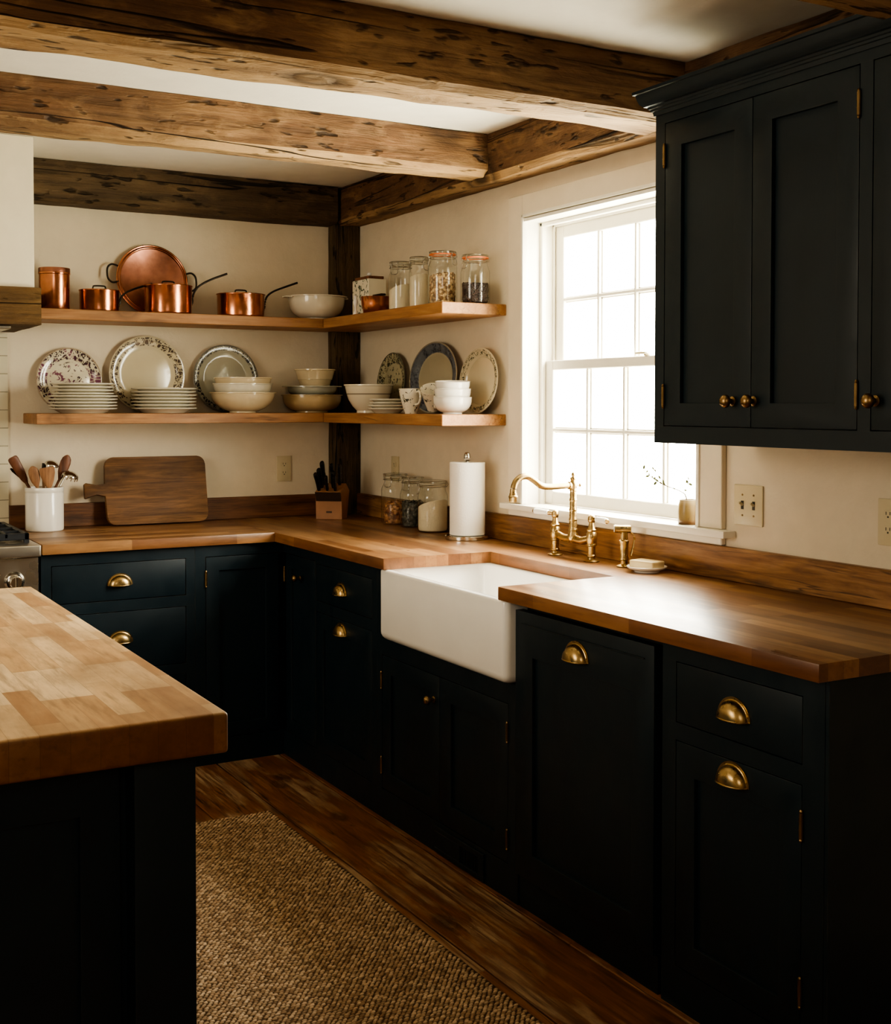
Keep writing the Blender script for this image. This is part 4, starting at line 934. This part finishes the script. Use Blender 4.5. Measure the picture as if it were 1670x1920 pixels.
utensil('wooden_spoon', px(-.026, .022, .012), px(.062, .205, .012), px(.100, .308, .015), SPOON, SPOOND, 'dark wooden spoon leaning right at the back of the crock')
def ladle(base, neck, head, rb, label, nm, slots=False, face=(0, -1, .2)):
    t = thing(nm, base, label, 'utensil', GU); bm = BM(); tube(bm, smoothpath([base, Vector(base).lerp(Vector(neck), .5), neck, Vector(neck).lerp(Vector(head), .5) + Vector((0, 0, .012)), head], 5), .0032, 8); obj('handle', bm, CHROME, t)
    bm = BM(); mt = Matrix.Translation(head) @ Vector((0, 0, 1)).rotation_difference(Vector(face).normalized()).to_matrix().to_4x4()
    P = [(0, rb * .62)] + [(rb * math.sin(PI / 2 * k / 10), rb * .62 * math.cos(PI / 2 * k / 10)) for k in range(1, 11)]
    P += [(rb * .96, -.001)] + [(rb * .95 * math.sin(PI / 2 * k / 10), rb * .57 * math.cos(PI / 2 * k / 10)) for k in range(9, 0, -1)] + [(0, rb * .57)]
    lathe(bm, P, 32, mtx=mt)
    if slots:
        for k in range(7):
            a = PI + PI * k / 6; q = Vector((rb * .98 * math.cos(a), rb * .98 * math.sin(a), 0)); tube(bm, [mt @ q, mt @ (q + Vector((0, 0, -.011)))], .002, 6)
    obj('bowl', bm, CHROME, t); return t
ladle(px(.0, .025, .040), px(.018, .225, .022), px(.034, .268, .022), .029, 'steel ladle with its bowl turned down at the back of the crock', 'ladle', face=(.25, -.35, 1))
ladle(px(-.026, .02, -.014), px(.068, .203, -.022), px(.098, .222, -.025), .034, 'slotted steel spaghetti server leaning right in the crock', 'spaghetti_server', True, face=(.3, -.3, 1))
t = thing('palette_knife', px(.018, .02, .030), 'thin steel turner sticking out low on the left of the crock', 'utensil', GU)
bm = BM(); rod(bm, px(.018, .02, .030), px(-.080, .215, .018), .0035, .003); obj('handle', bm, CHROME, t)
bm = BM(); blade(bm, px(-.078, .212, .018), px(-.130, .258, .016), [(0, .004), (.3, .007), (.8, .007), (1, .003)], .0015); obj('blade', bm, IRON, t)
t = thing('pastry_brush', px(.014, .02, .050), 'wooden brush handle with dark end standing at the back of the crock', 'utensil', GU)
bm = BM(); rod(bm, px(.014, .02, .050), px(.008, .235, .050), .006, .008); obj('handle', bm, SPOONW, t)
bm = BM(); rod(bm, px(.008, .236, .050), px(.010, .275, .050), .0095, .008); obj('ferrule', bm, IRON, t)
# ------------------------------------------------------------------ chopping board leaning on the wall
def rrect(x0, x1, y0, y1, r, n=7): return rr(x0, x1, y0, y1, r, n)
poly = [(px_, py_) for px_, py_ in rrect(-.221, .221, 0, .292, .036)]
neck = [(-.2205, .175), (-.2605, .171), (-.305, .185), (-.312, .179), (-.312, .120), (-.305, .117), (-.2605, .138), (-.2205, .128)]
out = []
for a in poly: out.append(a)
idx = [i for i, a in enumerate(out) if abs(a[0] + .221) < 1e-6 and a[1] > .15][-1]
out = out[:idx + 1] + neck + out[idx + 1:]
bm = BM(); al = rad(11.5); prism(bm, out, -.011, .011, .004, 2)
o = obj('chopping_board', bm, BOARDM, smooth=40, loc=(-.982, -.0895, ZC + .0035), local=True, rot=(PI / 2 - al, 0, 0)); tag(o, 'old dark wooden chopping board with a side handle leaning on the back wall', 'chopping board')
# ------------------------------------------------------------------ outlets and switch
def plate_at(side, u, z, wd_, ht, label, cat, kind, nm, gangs=1):
    T = frame_xf('back', -.0003) if side == 'back' else frame_xf('right', -.0003); P = T(u, 0, z)
    t = thing(nm, P, label, cat, 'wall plates'); bm = BM(); fbox(bm, T, u - wd_ / 2, u + wd_ / 2, 0, .006, z - ht / 2, z + ht / 2, .0025, 2); obj('cover_plate', bm, IVORY, t)
    for g_ in range(gangs):
        uc = u + (g_ - (gangs - 1) / 2) * -.046
        if kind == 'outlet':
            for s in (-1, 1):
                zc = z + s * .020; bm = BM(); mt = Matrix.Translation(T(uc, .0055, zc)) @ Vector((0, 0, 1)).rotation_difference((Vector(T(0, 1, 0)) - Vector(T(0, 0, 0)))).to_matrix().to_4x4()
                pts = [(uc + .0165 * math.cos(a) , zc + max(-.0115, min(.0115, .0165 * math.sin(a)))) for a in [2 * PI * k / 32 for k in range(32)]]
                A_ = [bm.verts.new(T(a, .0055, b)) for a, b in pts]; B_ = [bm.verts.new(T(a, .0085, b)) for a, b in pts]; bm.faces.new(A_); bm.faces.new(B_[::-1])
                for k in range(32): bm.faces.new((A_[k], A_[(k + 1) % 32], B_[(k + 1) % 32], B_[k]))
                so = obj('socket', bm, IVORY, t); bm = BM()
                for du in (-.0062, .0062): fbox(bm, T, uc + du - .0011, uc + du + .0011, .0086, .0089, zc - .001, zc + .007)
                fbox(bm, T, uc - .0024, uc + .0024, .0086, .0089, zc - .0085, zc - .0040); obj('slots', bm, SLOT, so)
        else:
            bm = BM(); fbox(bm, T, uc - .0055, uc + .0055, .0061, .0066, z - .0125, z + .0125); obj('toggle_slot', bm, SLOT, t)
            bm = BM(); a = T(uc, .006, z + .001); b = T(uc, .020, z + .0085); tube(bm, [a, b], [.0046, .0036], 8); obj('toggle', bm, IVORY, t)
            bm = BM()
            for s in (-1, 1):
                tube(bm, [T(uc, .0058, z + s * .030), T(uc, .0072, z + s * .030)], .0030, 12)
            obj('screws', bm, BRASSD, t)
    return t
plate_at('back', -.367, 1.142, .070, .118, 'ivory electrical outlet on the back wall above the splashback', 'outlet', 'outlet', 'wall_outlet')
plate_at('right', -.423, 1.150, .070, .114, 'ivory electrical outlet on the window wall above the glass jars', 'outlet', 'outlet', 'wall_outlet')
plate_at('right', -3.185, 1.140, .115, .120, 'ivory double electrical outlet at the right edge under the wall cabinet', 'outlet', 'outlet', 'wall_outlet', 2)
plate_at('right', -2.657, 1.147, .116, .118, 'ivory double light switch plate right of the window', 'switch', 'switch', 'light_switch', 2)
# ------------------------------------------------------------------ knife block
c0 = Vector((-.300, -.218, ZC)); c1 = Vector((-.208, -.296, ZC)); ux = (c1 - c0).normalized(); back = Vector((-ux.y, ux.x, 0)); wK = (c1 - c0).length
if back.y < 0: back = -back
mt = Matrix((ux, back, Vector((0, 0, 1)))).transposed().to_4x4(); mt.translation = c0
t = bpy.data.objects.new('knife_block', None); C.objects.link(t); t.matrix_world = mt; tag(t, 'wooden knife block with black-handled knives in the corner by the post', 'knife block')
KB = simple('knife block beech', (.36, .165, .07), .45, 0, .15); KBD = simple('knife block dark side', (.20, .085, .035), .5, 0, .15)
bm = BM(); prism(bm, [(0, 0), (.092, 0), (.132, .125), (.078, .160), (-.018, .125), (.0, .085)], 0, wK, .002, 1, axis='x'); obj('block', bm, KB, t, local=True)
bm = BM(); prism(bm, [(-.019, .125), (.0, .086), (-.003, .083), (-.024, .1245)], .002, wK - .002, axis='x'); obj('shadow_strip', bm, simple('block shadow tone', (.03, .015, .008), .6), t, local=True)  # near-black sheet painting in the shadow under the block's overhang
bm = BM(); box(bm, wK * .40, wK * .62, -.0007, -.0002, .030, .038); obj('maker_mark', bm, simple('dark stamp', (.05, .022, .01), .6), t, local=True)
dirv = Vector((0, -.42, .91)).normalized()
def knife(u, v, ln, w_, lab, lean_=0.0):
    base = mt @ Vector((u, v, 0)); zt = .125 + (v + .018) / .096 * .035
    p0 = mt @ Vector((u, v, zt - .004)); d = (mt.to_3x3() @ (dirv + Vector((lean_, 0, 0)))).normalized()
    k = thing('kitchen_knife', p0, lab, 'knife', 'knives in the block'); a = mt.to_3x3() @ Vector((1, 0, 0)); bm = BM()
    rings = []; b = d.cross(a).normalized()
    for tt, s in ((0, .8), (.08, 1), (.3, .92), (.6, .95), (.85, 1.12), (.96, 1.05), (1, .75)):
        c = p0 + d * (.008 + tt * ln); rings.append([bm.verts.new(c + a * w_ * .5 * s * math.cos(2 * PI * q / 12) + b * w_ * .9 * s * math.sin(2 * PI * q / 12)) for q in range(12)])
    for A_, B_ in zip(rings, rings[1:]):
        for q in range(12): bm.faces.new((A_[q], A_[(q + 1) % 12], B_[(q + 1) % 12], B_[q]))
    bm.faces.new(rings[0][::-1]); bm.faces.new(rings[-1]); obj('handle', bm, BLACKP, k)
    bm = BM(); tube(bm, [p0 - d * .0, p0 + d * .009], w_ * .42, 10); obj('bolster', bm, STEEL, k)
    bm = BM()
    for tt in (.3, .55, .8):
        for s in (-1, 1): c = p0 + d * (.008 + tt * ln) + a * s * w_ * .46; tube(bm, [c, c + a * s * .0009], .0018, 8)
    obj('rivets', bm, STEEL, k)
knife(.026, .062, .112, .018, 'longest black knife at the back left of the block', -.02)
knife(.060, .064, .100, .016, 'black knife at the back middle of the block', .06)
knife(.094, .062, .098, .016, 'black knife at the back right of the block, by the post', .10)
knife(.022, .028, .092, .018, 'black knife in the middle row, left', -.06)
knife(.074, .030, .080, .017, 'black knife in the middle row, right', .06)
knife(.018, -.003, .085, .016, 'short black knife leaning front left in the block', -.10)
knife(.056, -.003, .070, .014, 'short black knife at the front middle of the block', .0)
knife(.092, -.003, .070, .014, 'short black knife at the front right of the block', .03)
# ------------------------------------------------------------------ paper towels
PX, PY = -.114, -1.243
t = thing('paper_towel_holder', (PX, PY, ZC), 'chrome paper towel holder with round base standing on the counter', 'towel holder')
bm = BM(); lathe(bm, [(0, 0), (.084, 0), (.086, .002), (.086, .013), (.083, .016), (.0, .016)], 64, (PX, PY, ZC)); obj('base', bm, CHROME, t)
bm = BM(); lathe(bm, [(0, .016), (.0065, .016), (.0065, .300), (.006, .301), (0, .301)], 20, (PX, PY, ZC)); obj('rod', bm, CHROME, t)
bm = BM(); lathe(bm, [(0, .3005), (.009, .301), (.0125, .306), (.0138, .316), (.0125, .327), (.008, .334), (0, .336)], 28, (PX, PY, ZC)); obj('finial', bm, CHROME, t)
bm = BM(); r = .0685; lathe(bm, [(.021, .0175), (r - .002, .0175), (r, .0195), (r, .295), (r - .0015, .297), (.021, .297), (.021, .0175)], 64, (PX, PY, ZC))
tag(obj('paper_towel_roll', bm, PAPER), 'white paper towel roll on the chrome holder', 'paper towels')
# ------------------------------------------------------------------ faucet
FXX = -.107; ya, yb, ym = -1.826, -2.036, -1.931
t = thing('faucet', (FXX, ym, ZC), 'brass bridge faucet with swan-neck spout and white lever handles behind the sink', 'faucet')
for yv, ld in ((ya, Vector((-.35, .94, .05))), (yb, Vector((-.05, -1.0, -.03)))):
    bm = BM(); lathe(bm, [(0, 0), (.026, 0), (.027, .003), (.022, .006), (.014, .008), (.0125, .014), (.0155, .017), (.0155, .021), (.013, .024), (.013, .050), (.0165, .053), (.0165, .057), (.015, .060), (.017, .068), (.018, .082), (.0165, .094), (.0135, .099), (.0155, .102), (.0155, .106), (.012, .110), (.0095, .124), (.0085, .129), (.011, .131), (.0125, .136), (.013, .143), (.011, .151), (.006, .155), (0, .156)], 36, (FXX, yv, ZC)); vv = obj('valve', bm, BRASS, t)
    ld.normalize(); c = Vector((FXX, yv, ZC + .143)); bm = BM(); tube(bm, [c + ld * .008, c + ld * .030], [.0055, .0075], 14); obj('lever_stem', bm, BRASS, vv); bm = BM(); tube(bm, [c + ld * .0885, c + ld * .094], [.0085, .006], 14); obj('lever_tip', bm, BRASS, vv)
    bm = BM(); tube(bm, [c + ld * k for k in (.028, .031, .045, .062, .078, .086, .089)], [.0065, .0095, .0098, .0108, .0112, .0105, .0075], 18); obj('lever', bm, PORC, vv, label='white porcelain lever')
bm = BM(); tube(bm, smoothpath([(FXX, ya, ZC + .078), (FXX, ya - .02, ZC + .072), (FXX, ym + .05, ZC + .064), (FXX, ym, ZC + .066), (FXX, ym - .05, ZC + .064), (FXX, yb + .02, ZC + .072), (FXX, yb, ZC + .078)], 8), [.0105 + .0035 * math.sin(PI * k / 48) for k in range(49)], 18); obj('bridge', bm, BRASS, t)
bm = BM(); P = [(0, .062), (.017, .062), (.019, .072), (.018, .082), (.0145, .092), (.0155, .096), (.0145, .100)]
zz_ = .100
for k in range(4):
    P += [(.0128 - k * .0007, zz_ + .006), (.0138 - k * .0007, zz_ + .016), (.0128 - k * .0007, zz_ + .026), (.0145 - k * .0007, zz_ + .029), (.0145 - k * .0007, zz_ + .032)]; zz_ += .033
P += [(.0115, .236), (.0135, .240), (.0145, .247), (.0135, .254), (.0105, .258), (.0085, .264), (.0105, .268), (.0095, .273), (.0045, .276), (.0065, .281), (.006, .286), (.002, .291), (0, .292)]
lathe(bm, P, 32, (FXX, ym, ZC)); obj('column', bm, BRASS, t)
zs_ = ZC + .2465; bm = BM()
tube(bm, smoothpath([(FXX, ym, zs_), (FXX - .03, ym, zs_), (FXX - .095, ym, zs_ - .002), (FXX - .13, ym, zs_ + .003), (FXX - .16, ym, zs_ + .022), (FXX - .185, ym, zs_ + .035), (FXX - .21, ym, zs_ + .033), (FXX - .231, ym, zs_ + .018), (FXX - .240, ym, zs_ - .006), (FXX - .241, ym, zs_ - .022)], 6), .0105, 18)
tube(bm, [(FXX - .014, ym, zs_), (FXX - .019, ym, zs_)], .0135, 18); lathe(bm, [(0, -.026), (.011, -.026), (.0135, -.022), (.0135, -.014), (.0155, -.011), (.0155, -.006), (.0125, -.003), (.0125, .004), (.0, .004)], 24, (FXX - .241, ym, zs_ - .022)); obj('spout', bm, BRASS, t)
bm = BM(); tube(bm, [(FXX + .012, ym - .0, zs_), (FXX + .026, ym, zs_)], .003, 8); lathe(bm, [(0, -.006), (.004, -.005), (.006, 0), (.004, .005), (0, .006)], 12, (FXX + .028, ym, zs_)); obj('set_screw', bm, BRASS, t)
SX, SY = -.094, -2.192
t = thing('side_sprayer', (SX, SY, ZC), 'brass side sprayer with white head between the faucet and the soap', 'sprayer')
bm = BM(); lathe(bm, [(0, 0), (.024, 0), (.025, .003), (.018, .007), (.0125, .010), (.012, .020), (.015, .023), (.015, .029), (.0125, .033), (.0135, .060), (.0145, .076), (.016, .079), (.016, .084), (.012, .087), (.0115, .112), (0, .112)], 32, (SX, SY, ZC)); obj('stem', bm, BRASS, t)
bm = BM(); d = Vector((-.8, .5, .02)).normalized(); c = Vector((SX, SY, ZC + .121)); tube(bm, [c - d * .022, c - d * .020, c + d * .014, c + d * .030], [.010, .0125, .0125, .0135], 18); obj('spray_head', bm, BRASS, t)
bm = BM(); tube(bm, [c + d * .0305, c + d * .033], .011, 16); obj('spray_face', bm, PORC, t)
bm = BM(); tube(bm, smoothpath([c - d * .020 + Vector((0, 0, -.008)), c - d * .032 + Vector((0, 0, -.022)), c - d * .030 + Vector((0, 0, -.050)), c - d * .022 + Vector((0, 0, -.085))], 5), .004, 10, .6); obj('trigger', bm, BRASS, t)
# soap
bm = BM(); r = .063; lathe(bm, [(0, .003), (r * .52, .003), (r * .54, 0), (r * .62, 0), (r * .64, .004), (r * .9, .010), (r, .016), (r * 1.0, .0175), (r * .97, .018), (r * .85, .0125), (r * .6, .008), (0, .007)], 56)
tag(obj('soap_dish', bm, PORC, smooth=50, loc=(-.103, -2.318, ZC), local=True), 'small round white soap dish on the counter right of the sprayer', 'soap dish')
bm = BM(); box(bm, -.030, .030, -.047, .047, 0, .026, .006, 4)
tag(obj('soap_bar', bm, simple('cream soap', (.72, .58, .33), .4, 0, .04), smooth=60, loc=(-.103, -2.318, ZC + .0095), local=True, rot=(0, 0, rad(12))), 'cream bar of soap resting on the white dish', 'soap')
# vase and sprig
VM = M('speckled stoneware vase'); v = VM.co(); zz = VM.n('ShaderNodeSeparateXYZ', None, Vector=v).outputs[2]; n = VM.noise(v, 70, 4, .6, .8)
cc = VM.ramp(zz, [(.0, (.10, .045, .012)), (.010, (.14, .06, .014)), (.014, (.20, .13, .045)), (.06, (.24, .165, .065)), (.07, (.36, .28, .15))])
VM.bsdf(Base_Color=VM.mix(VM.ramp(n, [(.66, 0), (.69, 1)]), cc, (.10, .07, .04)), Roughness=.3); VM = VM.m
bm = BM(); r = .033; lathe(bm, [(0, .002), (r * .9, 0), (r * .96, .002), (r, .012), (r * 1.0, .035), (r * .93, .062), (r * .86, .070), (r * .86, .076), (r * .80, .076), (r * .80, .068), (r * .88, .03), (r * .85, .008), (0, .006)], 48)
VX, VY, VZ = .013, -2.376, 1.0684
tag(obj('stoneware_vase', bm, VM, smooth=45, loc=(VX, VY, VZ), local=True), 'small speckled tan stoneware vase on the window sill', 'vase')
LEAFM = simple('pale green leaf', (.11, .13, .045), .6, 0, .2); STEMM = simple('thin brown stem', (.07, .045, .025), .7)
t = thing('sprig', (VX, VY, VZ), 'thin leafy sprig leaning left out of the stoneware vase', 'plant')
main = smoothpath([(VX, VY, VZ + .010), (VX, VY + .010, VZ + .080), (VX - .003, VY + .036, VZ + .100), (VX - .008, VY + .100, VZ + .114), (VX - .014, VY + .155, VZ + .134), (VX - .018, VY + .200, VZ + .160)], 6)
bm = BM(); tube(bm, main, [.0020 - .0011 * k / len(main) for k in range(len(main))], 6); side = smoothpath([(VX - .001, VY + .016, VZ + .078), (VX, VY + .008, VZ + .105), (VX, VY + .002, VZ + .130), (VX, VY + .004, VZ + .15)], 5); tube(bm, side, .0009, 6); br = smoothpath([main[20], Vector(main[20]) + Vector((0, .02, .03)), Vector(main[20]) + Vector((0, .045, .046))], 5); tube(bm, br, .0008, 6); obj('stem', bm, STEMM, t)
bm = BM(); rg = random.Random(4)
spots = [(main[k], rg) for k in (14, 18, 19, 21, 22, 24, 26, 28, 30)] + [(side[k], rg) for k in (5, 9, 10, 14)] + [(br[k], rg) for k in (4, 6, 8, 10)]
for p, _ in spots:
    for s in range(rg.choice((1, 2))):
        d = Vector((rg.uniform(-.4, .2), rg.uniform(-.6, 1), rg.uniform(-.6, 1))).normalized(); a = d.cross(Vector((1, .2, .3))).normalized(); L = rg.uniform(.011, .018)
        vs = [Vector(p) + d * L * f_ + a * L * .28 * g_ for f_, g_ in ((0, 0), (.35, .9), (.7, .8), (1, 0), (.7, -.8), (.35, -.9))]; bm.faces.new([bm.verts.new(q) for q in vs])
obj('leaves', bm, LEAFM, t, smooth=0)
# ------------------------------------------------------------------ braided jute rug, every stitch raised
RUGM = M('braided jute'); at = RUGM.n('ShaderNodeAttribute', {'attribute_name': 'rnd'}).outputs['Fac']; v = RUGM.co()
cc = RUGM.ramp(RUGM.math('ADD', RUGM.math('MULTIPLY', at, .6), RUGM.math('MULTIPLY', RUGM.noise(v, 5, 4), .4)), [(.15, (.30, .185, .10)), (.5, (.50, .345, .205)), (.85, (.70, .52, .34))])
zr = RUGM.n('ShaderNodeSeparateXYZ', None, Vector=v).outputs[2]; cc = RUGM.mix(RUGM.ramp(RUGM.math('MULTIPLY', zr, 50.0), [(.42, .8), (.60, 0)]), cc, (.05, .028, .013))  # crevice shade between stitches put into the colour by height
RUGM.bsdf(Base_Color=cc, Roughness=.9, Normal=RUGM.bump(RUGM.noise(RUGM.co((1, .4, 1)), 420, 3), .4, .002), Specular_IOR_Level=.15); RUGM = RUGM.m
rx0, rx1, ry0, ry1 = -1.78, -.950, -3.75, -1.283; sxp, syp = .0150, .0092; rg = np.random.default_rng(3)
nx, ny = int((rx1 - rx0) / sxp), int((ry1 - ry0) / syp)
# one stitch: half ellipsoid, 3 rings x 8 + cap
tmpl = [(math.cos(2 * PI * k / 8) * math.cos(e), math.sin(2 * PI * k / 8) * math.cos(e), math.sin(e)) for e in (-.35, .30, .85) for k in range(8)] + [(0, 0, 1)]
tf = [(j * 8 + k, j * 8 + (k + 1) % 8, (j + 1) * 8 + (k + 1) % 8, (j + 1) * 8 + k) for j in range(2) for k in range(8)]; tc = [(16 + k, 16 + (k + 1) % 8, 24) for k in range(8)]
T3 = np.array(tmpl); ii, jj = np.meshgrid(np.arange(nx), np.arange(ny), indexing='ij'); ii = ii.ravel(); jj = jj.ravel(); N = len(ii)
cx = rx0 + (ii + .5 + .5 * (jj % 2)) * sxp + rg.normal(0, .0011, N); cy = ry0 + (jj + .5) * syp + rg.normal(0, .0007, N) + .0016 * np.sin(cx * 9 + jj * .05)
ang = .42 + rg.normal(0, .16, N); sl = .0094 * rg.uniform(.85, 1.15, N); sw = .0052 * rg.uniform(.85, 1.2, N); sh = .0058 * rg.uniform(.75, 1.25, N)
lx = T3[None, :, 0] * sl[:, None]; ly = T3[None, :, 1] * sw[:, None]; lz = T3[None, :, 2] * sh[:, None]; ca, sa = np.cos(ang)[:, None], np.sin(ang)[:, None]
V = np.stack([cx[:, None] + lx * ca - ly * sa, cy[:, None] + lx * sa + ly * ca, .0068 + lz + 0 * cx[:, None]], -1).reshape(-1, 3)
base = (np.arange(N) * 25)[:, None, None]; q4 = (np.array(tf)[None] + base).reshape(-1, 4); q3 = (np.array(tc)[None] + base).reshape(-1, 3)
bv = np.array([(x_, y_, z_) for z_ in (.0006, .0085) for x_, y_ in ((rx0, ry0), (rx1 + .004, ry0), (rx1 + .004, ry1), (rx0, ry1))]); o0 = len(V)
bf = np.array([(0, 3, 2, 1), (4, 5, 6, 7), (0, 1, 5, 4), (1, 2, 6, 5), (2, 3, 7, 6), (3, 0, 4, 7)]) + o0; V = np.vstack([V, bv]); q4 = np.vstack([q4, bf])
me = bpy.data.meshes.new('rug'); me.vertices.add(len(V)); me.vertices.foreach_set('co', V.astype(np.float32).ravel()); nl = q4.size + q3.size; me.loops.add(nl)
me.loops.foreach_set('vertex_index', np.concatenate([q4.ravel(), q3.ravel()]).astype(np.int32)); npoly = len(q4) + len(q3); me.polygons.add(npoly)
ls = np.concatenate([np.arange(len(q4)) * 4, q4.size + np.arange(len(q3)) * 3]); me.polygons.foreach_set('loop_start', ls.astype(np.int32)); me.update(calc_edges=True)
me.polygons.foreach_set('use_smooth', [True] * npoly); at = me.attributes.new('rnd', 'FLOAT', 'POINT'); at.data.foreach_set('value', np.concatenate([np.repeat(rg.random(N), 25), np.full(8, .1)]).astype(np.float32)); me.validate(); me.materials.append(RUGM)
o = bpy.data.objects.new('rug', me); C.objects.link(o); tag(o, 'chunky braided natural jute runner on the floor beside the island', 'rug')
WORLD, FILL, BACK, EXPO = 46.0, 24.0, 12.0, .88
# ------------------------------------------------------------------ camera
cam = bpy.data.cameras.new('camera'); co = bpy.data.objects.new('camera', cam); C.objects.link(co)
CP = dict(cx=-2.529, cy=-5.31219, cz=1.43943, yaw=-0.51778, pitch=-0.02674, roll=0.00067, f=2300.81, sy=140.1)
y, p, r = CP['yaw'], CP['pitch'], CP['roll']
fw = Vector((-math.sin(y) * math.cos(p), math.cos(y) * math.cos(p), math.sin(p))); rt = Vector((math.cos(y), math.sin(y), 0)); upv = rt.cross(fw)
r2 = rt * math.cos(r) + upv * math.sin(r); u2 = -rt * math.sin(r) + upv * math.cos(r)
mt = Matrix((r2, u2, -fw)).transposed().to_4x4(); mt.translation = (CP['cx'], CP['cy'], CP['cz']); co.matrix_world = mt
cam.sensor_fit = 'HORIZONTAL'; cam.sensor_width = 36; cam.lens = CP['f'] * 36 / 1670; cam.shift_y = -CP['sy'] / 1670; cam.clip_start = .05
bpy.context.scene.camera = co
# ------------------------------------------------------------------ light
wd = bpy.data.worlds.new('sky'); bpy.context.scene.world = wd; wd.use_nodes = True
nt = wd.node_tree; nt.nodes.clear(); ow = nt.nodes.new('ShaderNodeOutputWorld'); bg = nt.nodes.new('ShaderNodeBackground'); nt.links.new(bg.outputs[0], ow.inputs[0])
tc = nt.nodes.new('ShaderNodeTexCoord'); sx = nt.nodes.new('ShaderNodeSeparateXYZ'); rp = nt.nodes.new('ShaderNodeValToRGB'); mr = nt.nodes.new('ShaderNodeMapRange')
nt.links.new(tc.outputs['Generated'], sx.inputs[0]); nt.links.new(sx.outputs[2], mr.inputs[0]); mr.inputs[1].default_value = -1; nt.links.new(mr.outputs[0], rp.inputs[0])
els = rp.color_ramp.elements; els[0].position = .46; els[0].color = (.50, .48, .38, 1); els[1].position = .50; els[1].color = (.46, .43, .36, 1)      # overcast sky, three times brighter overhead than at the horizon
e = els.new(.75); e.color = (.80, .76, .66, 1); e = els.new(1.0); e.color = (1.0, .95, .84, 1)
nt.links.new(rp.outputs[0], bg.inputs[0]); bg.inputs[1].default_value = WORLD
def area(name, loc, target, sx, sy, power, col=(1, .93, .8), portal=False):
    l = bpy.data.lights.new(name, 'AREA'); l.shape = 'RECTANGLE'; l.size = sx; l.size_y = sy; l.energy = power; l.color = col
    o = bpy.data.objects.new(name, l); C.objects.link(o); o.location = loc
    o.rotation_euler = (Vector(target) - Vector(loc)).to_track_quat('-Z', 'Y').to_euler()
    if portal: l.cycles.is_portal = True
    return o
area('window_portal', (.205, -1.967, 1.59), (-1, -1.967, 1.59), 1.0, 1.08, 1, portal=True)
area('left_window_light', (-4.45, -2.3, 1.75), (0, -2.1, 1.25), 1.2, 1.3, FILL, (1, .89, .70))
area('back_fill', (-3.2, -6.2, 2.2), (-1.2, -2.0, 1.0), 1.2, 1.2, BACK, (1, .88, .70))  # unseen fill lamp added behind the camera to lift dark fronts
sc = bpy.context.scene
sc.view_settings.view_transform = 'AgX'; sc.view_settings.look = 'AgX - Medium High Contrast'; sc.view_settings.exposure = EXPO
sc.cycles.use_denoising = True; sc.cycles.max_bounces = 10; sc.cycles.diffuse_bounces = 5; sc.cycles.glossy_bounces = 5; sc.cycles.transparent_max_bounces = 24; sc.cycles.sample_clamp_indirect = 6
